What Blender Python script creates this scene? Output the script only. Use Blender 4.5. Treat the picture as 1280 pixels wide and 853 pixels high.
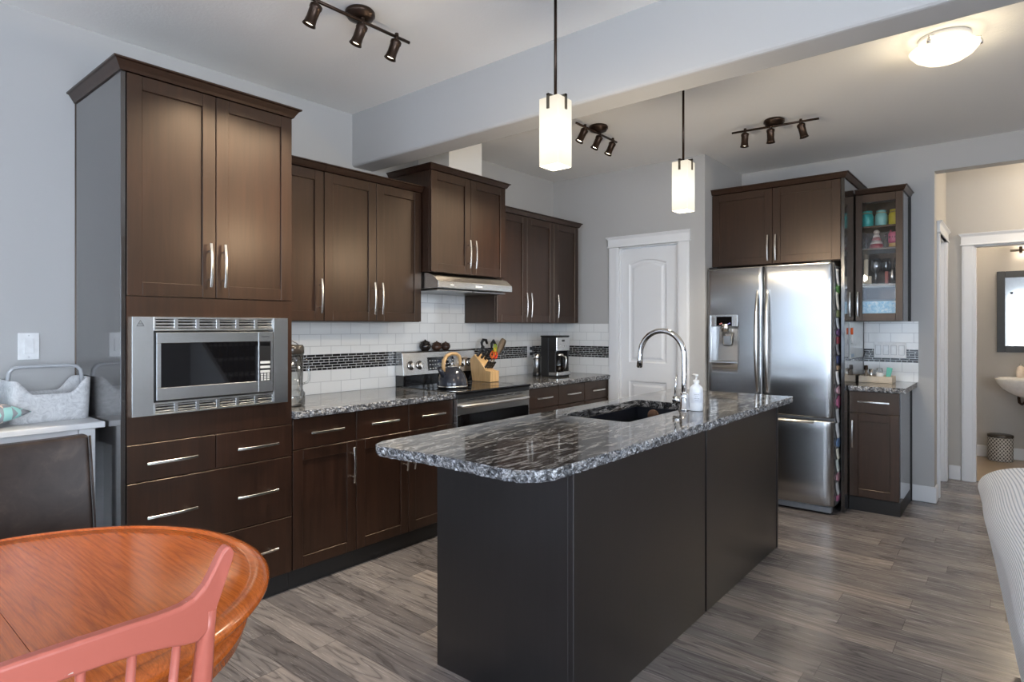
import bpy, bmesh, math, random
from mathutils import Matrix, Vector
random.seed(7)
D = bpy.data
SC = bpy.context.scene
for o in list(D.objects):
    D.objects.remove(o, do_unlink=True)
COL = SC.collection
R = math.radians

# ------------------------------------------------------------------ camera
cam = D.objects.new('camera', D.cameras.new('camera'))
COL.objects.link(cam)
cam.data.sensor_width = 36.0
cam.data.lens = 760.0 / 1280.0 * 36.0
cam.data.shift_y = -17.9 / 1280.0
cam.data.clip_start = 0.05
cam.location = (3.4355, 0.0, 1.344)
cam.rotation_euler = (R(90), 0, R(39.73))
SC.camera = cam

# ------------------------------------------------------------------ view, world, daylight
SC.view_settings.view_transform = 'Standard'
SC.view_settings.look = 'None'
SC.view_settings.exposure = 0.80
SC.view_settings.gamma = 1.0
SC.view_settings.use_curve_mapping = False
W = D.worlds.new('sky')
SC.world = W
W.use_nodes = True
W.node_tree.nodes['Background'].inputs[0].default_value = (0.62, 0.78, 1.0, 1)
W.node_tree.nodes['Background'].inputs[1].default_value = 2.0


def area(name, loc, rot, sx, sy, power, color, spread=180):
    l = D.lights.new(name, 'AREA')
    l.shape = 'RECTANGLE'
    l.size = sx
    l.size_y = sy
    l.energy = power
    l.color = color
    l.spread = R(spread)
    o = D.objects.new(name, l)
    COL.objects.link(o)
    o.location = loc
    o.rotation_euler = rot
    return o


# daylight through the windows of the room behind the camera
area('daylight_patio_door', (1.65, -3.33, 1.15), (R(90), 0, R(180)), 2.3, 2.0, 112, (0.80, 0.90, 1.0))
area('daylight_side_window', (6.53, -0.6, 1.45), (R(90), 0, R(90)), 2.8, 1.5, 100, (0.82, 0.90, 1.0))
area('daylight_front_window', (4.30, -3.33, 1.35), (R(90), 0, R(180)), 1.9, 1.6, 265, (0.80, 0.90, 1.0))


# ------------------------------------------------------------------ materials
def new_mat(name):
    m = D.materials.new(name)
    m.use_nodes = True
    nt = m.node_tree
    return m, nt, nt.nodes['Principled BSDF']


def nd(nt, typ, **kw):
    n = nt.nodes.new(typ)
    for k, v in kw.items():
        setattr(n, k, v)
    return n


def setin(nt, sock, v):
    if hasattr(v, 'is_linked') or isinstance(v, bpy.types.NodeSocket):
        nt.links.new(v, sock)
    else:
        sock.default_value = v


def math_n(nt, op, a, b=None, c=None):
    n = nd(nt, 'ShaderNodeMath', operation=op)
    setin(nt, n.inputs[0], a)
    if b is not None:
        setin(nt, n.inputs[1], b)
    if c is not None:
        setin(nt, n.inputs[2], c)
    return n.outputs[0]


def pos(nt, scale=(1, 1, 1), rot=(0, 0, 0), obj=False):
    if obj:
        s = nd(nt, 'ShaderNodeTexCoord').outputs['Object']
    else:
        s = nd(nt, 'ShaderNodeNewGeometry').outputs['Position']
    mp = nd(nt, 'ShaderNodeMapping')
    mp.inputs['Scale'].default_value = scale
    mp.inputs['Rotation'].default_value = rot
    nt.links.new(s, mp.inputs[0])
    return mp.outputs[0]


def noise(nt, vec, scale=5, detail=4, rough=.5, dist=0):
    n = nd(nt, 'ShaderNodeTexNoise')
    n.inputs['Scale'].default_value = scale
    n.inputs['Detail'].default_value = detail
    n.inputs['Roughness'].default_value = rough
    n.inputs['Distortion'].default_value = dist
    nt.links.new(vec, n.inputs['Vector'])
    return n.outputs[0]


def ramp(nt, fac, stops, const=False):
    n = nd(nt, 'ShaderNodeValToRGB')
    cr = n.color_ramp
    if const:
        cr.interpolation = 'CONSTANT'
    while len(cr.elements) < len(stops):
        cr.elements.new(0.5)
    for e, (p, c) in zip(cr.elements, stops):
        e.position = p
        e.color = (*c, 1) if len(c) == 3 else c
    nt.links.new(fac, n.inputs[0])
    return n.outputs[0]


def mixc(nt, fac, a, b, mode='MIX'):
    n = nd(nt, 'ShaderNodeMix', data_type='RGBA', blend_type=mode)
    setin(nt, n.inputs[0], fac)
    for s, v in ((n.inputs[6], a), (n.inputs[7], b)):
        if isinstance(v, tuple):
            s.default_value = (*v, 1) if len(v) == 3 else v
        else:
            nt.links.new(v, s)
    return n.outputs[2]


def bump(nt, bs, h, strength=.2, dist=.002):
    n = nd(nt, 'ShaderNodeBump')
    n.inputs['Strength'].default_value = strength
    n.inputs['Distance'].default_value = dist
    nt.links.new(h, n.inputs['Height'])
    nt.links.new(n.outputs[0], bs.inputs['Normal'])


def plain(name, col, rough=.5, metal=0., coat=0., spec=.5, nscale=0, namt=.0, nbump=0.):
    """plain surface with a slight procedural unevenness"""
    m, nt, bs = new_mat(name)
    bs.inputs['Roughness'].default_value = rough
    bs.inputs['Metallic'].default_value = metal
    bs.inputs['Coat Weight'].default_value = coat
    bs.inputs['Specular IOR Level'].default_value = spec
    n = noise(nt, pos(nt), nscale or 30, 3)
    a = tuple(c * (1 - (namt or .06)) for c in col)
    b = tuple(min(1, c * (1 + (namt or .06))) for c in col)
    nt.links.new(ramp(nt, n, [(.3, a), (.7, b)]), bs.inputs['Base Color'])
    if nbump:
        bump(nt, bs, n, nbump)
    return m


def m_wood(name, c0, c1, rough=.35, coat=.25, axis='z', vs=14, ls=.9, bumpy=.04, spec=.5, tint=(1, 1, 1)):
    m, nt, bs = new_mat(name)
    sc = {'z': (vs, vs, ls), 'y': (vs, ls, vs), 'x': (ls, vs, vs)}[axis]
    v = pos(nt, sc)
    n = noise(nt, v, 3.0, 6, .62, .6)
    n2 = noise(nt, pos(nt, (1, 1, 1)), 3.2, 3, .5)
    col = ramp(nt, n, [(.28, c0), (.72, c1)])
    col = mixc(nt, .55, col, ramp(nt, n2, [(.3, (.55, .55, .55)), (.7, (1.25, 1.2, 1.15))]), 'MULTIPLY')
    nt.links.new(col, bs.inputs['Base Color'])
    bs.inputs['Roughness'].default_value = rough
    bs.inputs['Coat Weight'].default_value = coat
    bs.inputs['Coat Roughness'].default_value = .26
    bs.inputs['Specular IOR Level'].default_value = spec
    bs.inputs['Specular Tint'].default_value = (*tint, 1)
    bump(nt, bs, n, bumpy, .002)
    return m


def m_paint(name, col, scale=180, strength=.08, rough=.75, dist=.002):
    m, nt, bs = new_mat(name)
    bs.inputs['Base Color'].default_value = (*col, 1)
    bs.inputs['Roughness'].default_value = rough
    bs.inputs['Specular IOR Level'].default_value = .3
    bump(nt, bs, noise(nt, pos(nt), scale, 3, .6), strength, dist)
    return m


def m_steel(name, col=(.60, .60, .59), rough=.25, dirv=(1, 1, 120), amt=.03, aniso=.6):
    m, nt, bs = new_mat(name)
    if aniso:
        tg = nd(nt, 'ShaderNodeTangent', direction_type='RADIAL', axis='Z')
        nt.links.new(tg.outputs[0], bs.inputs['Tangent'])
        bs.inputs['Anisotropic'].default_value = aniso
        bs.inputs['Anisotropic Rotation'].default_value = .0
    bs.inputs['Metallic'].default_value = 1
    n = noise(nt, pos(nt, dirv), 6, 3, .6)
    nt.links.new(ramp(nt, n, [(.3, tuple(c * (1 - amt) for c in col)), (.7, tuple(min(1, c * (1 + amt)) for c in col))]), bs.inputs['Base Color'])
    nt.links.new(math_n(nt, 'MULTIPLY_ADD', n, .05, rough - .025), bs.inputs['Roughness'])
    bump(nt, bs, n, .008, .0005)
    return m


def m_emit(name, col, strength, base=(.3, .3, .28), core=None, spread=.1, edge=.55):
    """a lit lamp surface; core = world height of the bulb behind frosted glass"""
    m, nt, bs = new_mat(name)
    bs.inputs['Base Color'].default_value = (*base, 1)
    bs.inputs['Roughness'].default_value = .3
    if core is None:
        n = noise(nt, pos(nt), 9, 2)
        nt.links.new(ramp(nt, n, [(.2, tuple(c * .95 for c in col)), (.8, col)]), bs.inputs['Emission Color'])
        bs.inputs['Emission Strength'].default_value = strength
    else:
        sep = nd(nt, 'ShaderNodeSeparateXYZ')
        nt.links.new(nd(nt, 'ShaderNodeNewGeometry').outputs['Position'], sep.inputs[0])
        d = math_n(nt, 'DIVIDE', math_n(nt, 'ABSOLUTE', math_n(nt, 'SUBTRACT', sep.outputs[2], core)), spread)
        nt.links.new(ramp(nt, d, [(0, (1, .97, .86)), (1, tuple(c * edge for c in col))]), bs.inputs['Emission Color'])
        bs.inputs['Emission Strength'].default_value = strength
    return m


def m_glass(name, tint=(1, 1, 1), gl=.12, rough=.02, tr=.9):
    """thin clear glass: mostly see-through, mirror-like at grazing angles"""
    m = D.materials.new(name)
    m.use_nodes = True
    nt = m.node_tree
    nt.nodes.clear()
    out = nd(nt, 'ShaderNodeOutputMaterial')
    t = nd(nt, 'ShaderNodeBsdfTransparent')
    t.inputs[0].default_value = (*tuple(c * tr for c in tint), 1)
    g = nd(nt, 'ShaderNodeBsdfGlossy')
    g.inputs['Roughness'].default_value = rough
    lw = nd(nt, 'ShaderNodeLayerWeight')
    lw.inputs[0].default_value = .35
    f = math_n(nt, 'MULTIPLY_ADD', lw.outputs['Fresnel'], .55, gl * .4)
    mx = nd(nt, 'ShaderNodeMixShader')
    nt.links.new(f, mx.inputs[0])
    nt.links.new(t.outputs[0], mx.inputs[1])
    nt.links.new(g.outputs[0], mx.inputs[2])
    nt.links.new(mx.outputs[0], out.inputs[0])
    return m


def m_floor():
    m, nt, bs = new_mat('grey_brown_plank_floor')
    sep = nd(nt, 'ShaderNodeSeparateXYZ')
    nt.links.new(nd(nt, 'ShaderNodeNewGeometry').outputs['Position'], sep.inputs[0])
    x, y = sep.outputs[0], sep.outputs[1]
    wv, lv = .127, .95
    ry = math_n(nt, 'DIVIDE', y, wv)
    row = math_n(nt, 'FLOOR', ry)
    wn = nd(nt, 'ShaderNodeTexWhiteNoise', noise_dimensions='1D')
    nt.links.new(row, wn.inputs['W'])
    rx = math_n(nt, 'ADD', math_n(nt, 'DIVIDE', x, lv), math_n(nt, 'MULTIPLY', wn.outputs[0], 7.3))
    colm = math_n(nt, 'FLOOR', rx)
    wn2 = nd(nt, 'ShaderNodeTexWhiteNoise', noise_dimensions='2D')
    cb = nd(nt, 'ShaderNodeCombineXYZ')
    nt.links.new(row, cb.inputs[0])
    nt.links.new(colm, cb.inputs[1])
    nt.links.new(cb.outputs[0], wn2.inputs['Vector'])
    rid = wn2.outputs['Value']
    # grain
    gv = nd(nt, 'ShaderNodeCombineXYZ')
    nt.links.new(math_n(nt, 'ADD', math_n(nt, 'MULTIPLY', x, 1.1), math_n(nt, 'MULTIPLY', rid, 37.)), gv.inputs[0])
    nt.links.new(math_n(nt, 'MULTIPLY', y, 9.), gv.inputs[1])
    nt.links.new(math_n(nt, 'MULTIPLY', rid, 11.), gv.inputs[2])
    g = noise(nt, gv.outputs[0], 1.0, 3, .5, .4)
    rings = math_n(nt, 'FRACT', math_n(nt, 'MULTIPLY', g, 8.))
    rings = math_n(nt, 'ABSOLUTE', math_n(nt, 'SUBTRACT', rings, .5))
    fv = nd(nt, 'ShaderNodeVectorMath', operation='MULTIPLY')
    nt.links.new(gv.outputs[0], fv.inputs[0])
    fv.inputs[1].default_value = (3, 8, 1)
    fine = noise(nt, fv.outputs[0], 1.5, 4, .7)
    base = ramp(nt, rid, [(0, (.135, .124, .127)), (.35, (.18, .166, .168)), (.7, (.225, .208, .208)), (1, (.30, .268, .255))])
    col = mixc(nt, 1.0, base, ramp(nt, rings, [(0, (.50, .49, .50)), (.13, (.88, .88, .89)), (.5, (1.10, 1.09, 1.08))]), 'MULTIPLY')
    col = mixc(nt, .6, col, ramp(nt, fine, [(.3, (.80, .80, .82)), (.7, (1.16, 1.15, 1.13))]), 'MULTIPLY')
    # seams
    sy = math_n(nt, 'ABSOLUTE', math_n(nt, 'SUBTRACT', math_n(nt, 'FRACT', ry), .5))
    sx = math_n(nt, 'ABSOLUTE', math_n(nt, 'SUBTRACT', math_n(nt, 'FRACT', rx), .5))
    seam = math_n(nt, 'MAXIMUM', math_n(nt, 'GREATER_THAN', sy, .5 - .0011 / wv), math_n(nt, 'GREATER_THAN', sx, .5 - .0014 / lv))
    col = mixc(nt, math_n(nt, 'MULTIPLY', seam, .65), col, (.03, .026, .025))
    nt.links.new(col, bs.inputs['Base Color'])
    nt.links.new(math_n(nt, 'MULTIPLY_ADD', fine, .14, .19), bs.inputs['Roughness'])
    h = math_n(nt, 'SUBTRACT', math_n(nt, 'MULTIPLY', rings, .35), seam)
    bump(nt, bs, h, .12, .002)
    return m


def m_tile(name, axis, tw=.1524, th=.0762, z0=.914, mort=.0022, accent=None):
    """white subway tile laid in running bond"""
    m, nt, bs = new_mat(name)
    sep = nd(nt, 'ShaderNodeSeparateXYZ')
    nt.links.new(nd(nt, 'ShaderNodeNewGeometry').outputs['Position'], sep.inputs[0])
    cb = nd(nt, 'ShaderNodeCombineXYZ')
    nt.links.new(sep.outputs[axis], cb.inputs[0])
    nt.links.new(math_n(nt, 'SUBTRACT', sep.outputs[2], z0), cb.inputs[1])
    b = nd(nt, 'ShaderNodeTexBrick')
    b.inputs['Scale'].default_value = 1.0
    b.inputs['Brick Width'].default_value = tw
    b.inputs['Row Height'].default_value = th
    b.inputs['Mortar Size'].default_value = mort
    b.inputs['Mortar Smooth'].default_value = .3
    if accent:
        b.offset = .37
        b.squash = .6
        b.squash_frequency = 3
        b.inputs['Color1'].default_value = (.006, .006, .007, 1)
        b.inputs['Color2'].default_value = (.055, .053, .055, 1)
        b.inputs['Bias'].default_value = -.35
        b.inputs['Mortar'].default_value = (.52, .52, .52, 1)
    else:
        b.inputs['Color1'].default_value = (.80, .80, .79, 1)
        b.inputs['Color2'].default_value = (.84, .84, .83, 1)
        b.inputs['Mortar'].default_value = (.58, .58, .58, 1)
    nt.links.new(cb.outputs[0], b.inputs['Vector'])
    nt.links.new(b.outputs['Color'], bs.inputs['Base Color'])
    bs.inputs['Roughness'].default_value = .12
    bump(nt, bs, math_n(nt, 'SUBTRACT', 1.0, b.outputs['Fac']), .35, .0012)
    return m


def m_granite(name, edge=False):
    m, nt, bs = new_mat(name)
    v = pos(nt, (17, 3.2, 17) if not edge else (16, 16, 26), (0, 0, R(9)))
    big = noise(nt, pos(nt), 2.2, 3, .5)
    n1 = noise(nt, v, 2.2, 9, .68, 1.1)
    v2 = pos(nt, (26, 6, 26), (0, 0, R(14)))
    n2 = noise(nt, v2, 2.4, 6, .7, .8)
    c1 = ramp(nt, n1, [(.36, (.010, .010, .012)), (.47, (.030, .030, .032)), (.535, (.09, .088, .088)), (.575, (.44, .43, .43)), (.61, (.08, .08, .08)), (.67, (.02, .02, .02)), (.75, (.26, .255, .25))])
    c2 = ramp(nt, n2, [(.50, (0, 0, 0)), (.60, (.06, .06, .06)), (.70, (.26, .255, .25))])
    col = mixc(nt, ramp(nt, big, [(.35, (.35, .35, .35)), (.65, (1, 1, 1))]), c1, c2, 'ADD')
    if edge:
        n3 = noise(nt, pos(nt, (1, 1, 1)), 60, 5, .75, 1.5)
        col = mixc(nt, 1.0, col, ramp(nt, n3, [(.46, (.0, .0, .0)), (.54, (.08, .085, .095)), (.64, (.60, .62, .66))]), 'ADD')
        bs.inputs['Roughness'].default_value = .3
        bump(nt, bs, n3, .7, .004)
    else:
        bs.inputs['Roughness'].default_value = .07
        bs.inputs['Specular IOR Level'].default_value = .95
    nt.links.new(col, bs.inputs['Base Color'])
    return m


def m_oak(name):
    m, nt, bs = new_mat(name)
    n = noise(nt, pos(nt, (.6, 10, 10), (0, 0, R(3))), 1.6, 2, .35, .1)
    r = math_n(nt, 'ABSOLUTE', math_n(nt, 'SUBTRACT', math_n(nt, 'FRACT', math_n(nt, 'MULTIPLY', n, 12.)), .5))
    col = ramp(nt, r, [(0, (.40, .086, .011)), (.14, (.49, .110, .014)), (.5, (.56, .132, .018))])
    f = noise(nt, pos(nt, (9, 190, 190)), 2.0, 4, .6)
    col = mixc(nt, .55, col, ramp(nt, f, [(.38, (.66, .60, .56)), (.60, (1.12, 1.12, 1.12))]), 'MULTIPLY')
    nt.links.new(col, bs.inputs['Base Color'])
    bs.inputs['Roughness'].default_value = .22
    bs.inputs['Coat Weight'].default_value = .4
    bs.inputs['Coat Roughness'].default_value = .12
    bump(nt, bs, math_n(nt, 'ADD', math_n(nt, 'MULTIPLY', r, .6), f), .12, .001)
    return m


def m_leather(name):
    m, nt, bs = new_mat(name)
    n = noise(nt, pos(nt), 9, 6, .65, .8)
    n2 = noise(nt, pos(nt), 170, 2)
    nt.links.new(ramp(nt, n, [(.3, (.016, .0105, .009)), (.55, (.030, .020, .017)), (.75, (.06, .042, .035))]), bs.inputs['Base Color'])
    bs.inputs['Roughness'].default_value = .42
    bs.inputs['Specular IOR Level'].default_value = .3
    bump(nt, bs, n2, .1, .001)
    return m


def m_chevron(name):
    m, nt, bs = new_mat(name)
    sep = nd(nt, 'ShaderNodeSeparateXYZ')
    nt.links.new(pos(nt, (1, 1, 1), obj=True), sep.inputs[0])
    zig = math_n(nt, 'PINGPONG', sep.outputs[1], .03)
    t = math_n(nt, 'ADD', math_n(nt, 'MULTIPLY', sep.outputs[0], 12.), math_n(nt, 'MULTIPLY', zig, 10.))
    cell = math_n(nt, 'ADD', math_n(nt, 'FLOOR', math_n(nt, 'MULTIPLY', sep.outputs[1], 33.)), math_n(nt, 'FLOOR', math_n(nt, 'MULTIPLY', t, 3.)))
    wn = nd(nt, 'ShaderNodeTexWhiteNoise', noise_dimensions='1D')
    nt.links.new(cell, wn.inputs['W'])
    col = ramp(nt, wn.outputs[0], [(0, (.10, .42, .44)), (.25, (.80, .82, .84)), (.5, (.30, .33, .38)), (.65, (.35, .66, .66)), (.85, (.80, .66, .60))], True)
    nt.links.new(col, bs.inputs['Base Color'])
    bs.inputs['Roughness'].default_value = .9
    return m


def m_rib(name):
    m, nt, bs = new_mat(name)
    uv = nd(nt, 'ShaderNodeUVMap')
    sep = nd(nt, 'ShaderNodeSeparateXYZ')
    nt.links.new(uv.outputs[0], sep.inputs[0])
    s = math_n(nt, 'ABSOLUTE', math_n(nt, 'SUBTRACT', math_n(nt, 'FRACT', math_n(nt, 'MULTIPLY', sep.outputs[0], 1.0)), .5))
    nt.links.new(ramp(nt, s, [(.10, (.42, .45, .52)), (.26, (.80, .81, .85))]), bs.inputs['Base Color'])
    bs.inputs['Roughness'].default_value = .95
    bs.inputs['Sheen Weight'].default_value = .3
    bump(nt, bs, s, .6, .004)
    return m


def m_lattice(name):
    m, nt, bs = new_mat(name)
    sep = nd(nt, 'ShaderNodeSeparateXYZ')
    nt.links.new(pos(nt, obj=True), sep.inputs[0])
    ang = math_n(nt, 'MULTIPLY', math_n(nt, 'ARCTAN2', sep.outputs[1], sep.outputs[0]), 2.9)
    z = math_n(nt, 'MULTIPLY', sep.outputs[2], 27.)
    fs = []
    for a in (math_n(nt, 'ADD', ang, z), math_n(nt, 'SUBTRACT', ang, z)):
        for k in (0., .22):
            fr = math_n(nt, 'FRACT', math_n(nt, 'ADD', a, k))
            fs.append(math_n(nt, 'LESS_THAN', fr, .11))
    f = fs[0]
    for k in fs[1:]:
        f = math_n(nt, 'MAXIMUM', f, k)
    nt.links.new(mixc(nt, f, (.07, .06, .055), (.75, .73, .68)), bs.inputs['Base Color'])
    bs.inputs['Roughness'].default_value = .5
    return m


M = {}
M['wall'] = m_paint('grey_wall_paint', (.46, .455, .45))
M['wall_warm'] = m_paint('greige_wall_paint', (.50, .48, .45))
M['ceil'] = m_paint('textured_ceiling_paint', (.86, .85, .83), 70, .30, .9, .004)
M['white'] = m_paint('white_trim_paint', (.78, .79, .81), 60, .02, .35)
M['floor'] = m_floor()
M['tanfloor'] = plain('tan_tile_floor', (.42, .33, .24), .35, nscale=6)
M['wood'] = m_wood('espresso_wood', (.010, .0038, .0024), (.030, .0120, .0072), .34, .10, spec=.75, tint=(1, .80, .64))
M['wood_low'] = M['wood']
M['wood_isl'] = m_wood('espresso_veneer', (.006, .0048, .0052), (.012, .0095, .0102), .34, .25, spec=.9)
M['melamine'] = plain('dark_laminate_panel', (.022, .019, .018), .16, spec=1.0, coat=.8, nscale=8)
M['kick'] = plain('black_toe_kick', (.010, .009, .009), .5)
M['nickel'] = plain('satin_nickel', (.72, .70, .67), .26, 1.0)
M['steel'] = m_steel('brushed_steel')
M['steel_f'] = m_steel('fridge_steel', (.44, .44, .44), .21, (1, 1, 160), .02, .85)
M['steel_d'] = m_steel('dark_steel', (.28, .28, .28), .3)
M['chrome'] = plain('polished_chrome', (.80, .80, .81), .06, 1.0)
M['black'] = plain('black_plastic', (.012, .012, .013), .35)
M['blackg'] = plain('black_glass', (.004, .004, .005), .03, spec=.7)
M['sink'] = plain('black_composite', (.010, .012, .018), .30)
M['darkgrey'] = plain('dark_grey_enamel', (.05, .05, .052), .4)
M['granite'] = m_granite('black_granite')
M['granite_e'] = m_granite('chiselled_granite_edge', True)
M['tile_y'] = m_tile('white_subway_tile', 1)
M['tile_x'] = m_tile('white_subway_tile_side', 0)
M['mos_y'] = m_tile('black_glass_mosaic', 1, .062, .0172, 1.064, .0022, True)
M['mos_x'] = m_tile('black_glass_mosaic_side', 0, .062, .0172, 1.064, .0022, True)
M['bronze'] = plain('oil_rubbed_bronze', (.045, .028, .020), .32, .8)
M['pewter'] = plain('aged_pewter', (.16, .14, .11), .4, .9)
M['shade'] = m_emit('frosted_lit_glass', (1.0, .88, .68), .66, (.22, .21, .18), 2.12, .15, .66)
M['dome'] = m_emit('frosted_lit_dome', (1.0, .86, .62), .95)
M['bulb'] = m_emit('lit_bulb', (1.0, .88, .66), 5.0)
M['oak'] = m_oak('orange_oak')
M['coral'] = plain('coral_paint', (.48, .124, .086), .42, coat=.1, nscale=12, namt=.05)
m, nt, bs = new_mat('chipped_coral_paint')
_n = noise(nt, pos(nt, (60, 16, 60)), 1.6, 3, .5, .3)
nt.links.new(ramp(nt, _n, [(.0, (.48, .124, .086)), (.735, (.48, .124, .086)), (.745, (.62, .55, .50))]), bs.inputs['Base Color'])
bs.inputs['Roughness'].default_value = .42
M['coral_worn'] = m
M['leather'] = m_leather('dark_brown_leather')
M['beech'] = m_wood('pale_beech', (.55, .34, .15), (.72, .48, .24), .4, .1, 'z', 20, 2)
M['felt'] = None
m, nt, bs = new_mat('pale_grey_felt')
_n = noise(nt, pos(nt), 26, 6, .75, 2.0)
nt.links.new(ramp(nt, _n, [(.35, (.46, .46, .47)), (.5, (.60, .60, .61)), (.65, (.70, .70, .70))]), bs.inputs['Base Color'])
bs.inputs['Roughness'].default_value = .95
M['felt'] = m
M['console'] = m_wood('pale_grey_washed_wood', (.60, .61, .63), (.74, .75, .77), .5, 0, 'y', 12, 1, .03)
M['chevron'] = m_chevron('teal_chevron_fabric')
M['rib'] = m_rib('ribbed_pale_throw')
M['sofa'] = plain('grey_upholstery', (.30, .31, .33), .9, nscale=90, namt=.15, nbump=.2)
M['lattice'] = m_lattice('lattice_pattern')
M['glass'] = m_glass('clear_glass', gl=.04, tr=.97)
M['crystal'] = m_glass('crystal_glass', gl=.45, tr=.88)
M['glass_d'] = m_glass('grey_clear_plastic', (.96, .97, .97), .05, .05, .95)
M['mirror'] = plain('mirror_silver', (.85, .87, .88), .01, 1.0)
M['porcelain'] = plain('white_porcelain', (.82, .81, .79), .12)
M['plate'] = plain('white_plastic', (.80, .80, .80), .3)
M['ivory'] = plain('ivory_wax', (.80, .68, .50), .5)
M['slate'] = plain('charcoal_frame', (.055, .058, .062), .45)
M['carpet'] = plain('brown_carpet', (.10, .075, .05), .95, nscale=200, namt=.3)


def paint(name, col, rough=.45, metal=0.):
    if name not in M:
        M[name] = plain(name, col, rough, metal)
    return M[name]


# ------------------------------------------------------------------ mesh helpers
class MB:
    def __init__(s, T=None):
        s.bm = bmesh.new()
        s.T = T or Matrix()
        s.mi = 0

    def v(s, p):
        return s.bm.verts.new(s.T @ Vector(p))

    def f(s, vs, smooth=False):
        try:
            fc = s.bm.faces.new(vs)
        except ValueError:
            return None
        fc.material_index = s.mi
        fc.smooth = smooth
        return fc

    def box(s, x0, x1, y0, y1, z0, z1):
        vs = [s.v(p) for p in ((x0, y0, z0), (x1, y0, z0), (x1, y1, z0), (x0, y1, z0), (x0, y0, z1), (x1, y0, z1), (x1, y1, z1), (x0, y1, z1))]
        for q in ((3, 2, 1, 0), (4, 5, 6, 7), (0, 1, 5, 4), (1, 2, 6, 5), (2, 3, 7, 6), (3, 0, 4, 7)):
            s.f([vs[i] for i in q])
        return s

    def prism(s, pts, c0, c1, axis='y', smooth=False):
        def mk(p, c):
            a, b = p
            return {'y': (a, c, b), 'x': (c, a, b), 'z': (a, b, c)}[axis]
        A = [s.v(mk(p, c0)) for p in pts]
        B = [s.v(mk(p, c1)) for p in pts]
        n = len(pts)
        for i in range(n):
            j = (i + 1) % n
            s.f([A[i], A[j], B[j], B[i]], smooth)
        s.f(A[::-1])
        s.f(B)
        return s

    def tube(s, path, r, n=10, cap=True, flat=None, closed=False):
        P = [Vector(p) for p in path]
        k = len(P)
        rr = r if isinstance(r, (list, tuple)) else [r] * k
        rings = []
        prev = None
        for i in range(k):
            if closed:
                t = P[(i + 1) % k] - P[i - 1]
            else:
                t = P[min(i + 1, k - 1)] - P[max(i - 1, 0)]
            t.normalize()
            if prev is None:
                u = t.orthogonal().normalized()
                if abs(t.z) < .9:
                    u = Vector((0, 0, 1)) - t * t.z
                    u.normalize()
            else:
                u = prev - t * prev.dot(t)
                u.normalize()
            prev = u
            w = t.cross(u)
            fl = flat or 1.0
            rings.append([s.v(P[i] + (u * math.cos(2 * math.pi * j / n) * fl + w * math.sin(2 * math.pi * j / n)) * rr[i]) for j in range(n)])
        m = k if closed else k - 1
        for i in range(m):
            A, B = rings[i], rings[(i + 1) % k]
            for j in range(n):
                s.f([A[j], A[(j + 1) % n], B[(j + 1) % n], B[j]], True)
        if cap and not closed:
            s.f(rings[0][::-1])
            s.f(rings[-1])
        return s

    def cyl(s, p0, p1, r0, r1=None, n=20):
        return s.tube([p0, p1], [r0, r1 if r1 is not None else r0], n)

    def lathe(s, prof, c=(0, 0, 0), n=24, sx=1, sy=1, d=None):
        """profile of (radius, height) turned about an axis through c (z, or d)"""
        c = Vector(c)
        if d is None:
            q = Matrix.Identity(3)
        else:
            q = Vector((0, 0, 1)).rotation_difference(Vector(d)).to_matrix()
        rings = []
        for r, z in prof:
            if r < 1e-6:
                rings.append([s.v(c + q @ Vector((0, 0, z)))])
            else:
                rings.append([s.v(c + q @ Vector((r * sx * math.cos(2 * math.pi * j / n), r * sy * math.sin(2 * math.pi * j / n), z))) for j in range(n)])
        for A, B in zip(rings, rings[1:]):
            for j in range(n):
                j2 = (j + 1) % n
                if len(A) == 1 and len(B) == 1:
                    continue
                if len(A) == 1:
                    s.f([A[0], B[j2], B[j]][::-1], True)
                elif len(B) == 1:
                    s.f([A[j], A[j2], B[0]], True)
                else:
                    s.f([A[j], A[j2], B[j2], B[j]], True)
        if len(rings[0]) > 1:
            s.f(rings[0][::-1])
        if len(rings[-1]) > 1:
            s.f(rings[-1])
        return s

    def grid(s, rows, smooth=True, close_u=False, uv=None):
        V = [[s.v(p) for p in row] for row in rows]
        lay = s.bm.loops.layers.uv.verify() if uv else None
        for i in range(len(V) - 1):
            n = len(V[i])
            for j in range(n if close_u else n - 1):
                j2 = (j + 1) % n
                fc = s.f([V[i][j], V[i][j2], V[i + 1][j2], V[i + 1][j]], smooth)
                if uv and fc:
                    for lp, (a, b) in zip(fc.loops, ((i, j), (i, j2), (i + 1, j2), (i + 1, j))):
                        lp[lay].uv = uv(a, b)
        return V

    def build(s, name, mats, parent=None, bevel=0., seg=1, sub=0, solid=0., edge_split=False):
        bmesh.ops.recalc_face_normals(s.bm, faces=s.bm.faces)
        me = D.meshes.new(name)
        o = D.objects.new(name, me)
        COL.objects.link(o)
        if parent is not None:
            o.parent = parent
            inv = world(parent).inverted()
            s.bm.transform(inv)
        s.bm.to_mesh(me)
        s.bm.free()
        for m in (mats if isinstance(mats, (list, tuple)) else [mats]):
            me.materials.append(m)
        if solid:
            md = o.modifiers.new('thickness', 'SOLIDIFY')
            md.thickness = solid
            md.offset = 0
        if bevel:
            md = o.modifiers.new('bevel', 'BEVEL')
            md.width = bevel
            md.segments = seg
            md.limit_method = 'ANGLE'
            md.angle_limit = R(50)
        if sub:
            md = o.modifiers.new('smooth', 'SUBSURF')
            md.levels = md.render_levels = sub
        return o


WM = {}


def world(o):
    m = Matrix()
    while o is not None:
        m = (Matrix.Translation(o.location) @ o.rotation_euler.to_matrix().to_4x4()) @ m
        o = o.parent
    return m


def tag(o, label, cat, group=None, kind=None):
    if label:
        o['label'] = label
    if cat:
        o['category'] = cat
    if group:
        o['group'] = group
    if kind:
        o['kind'] = kind
    return o


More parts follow.
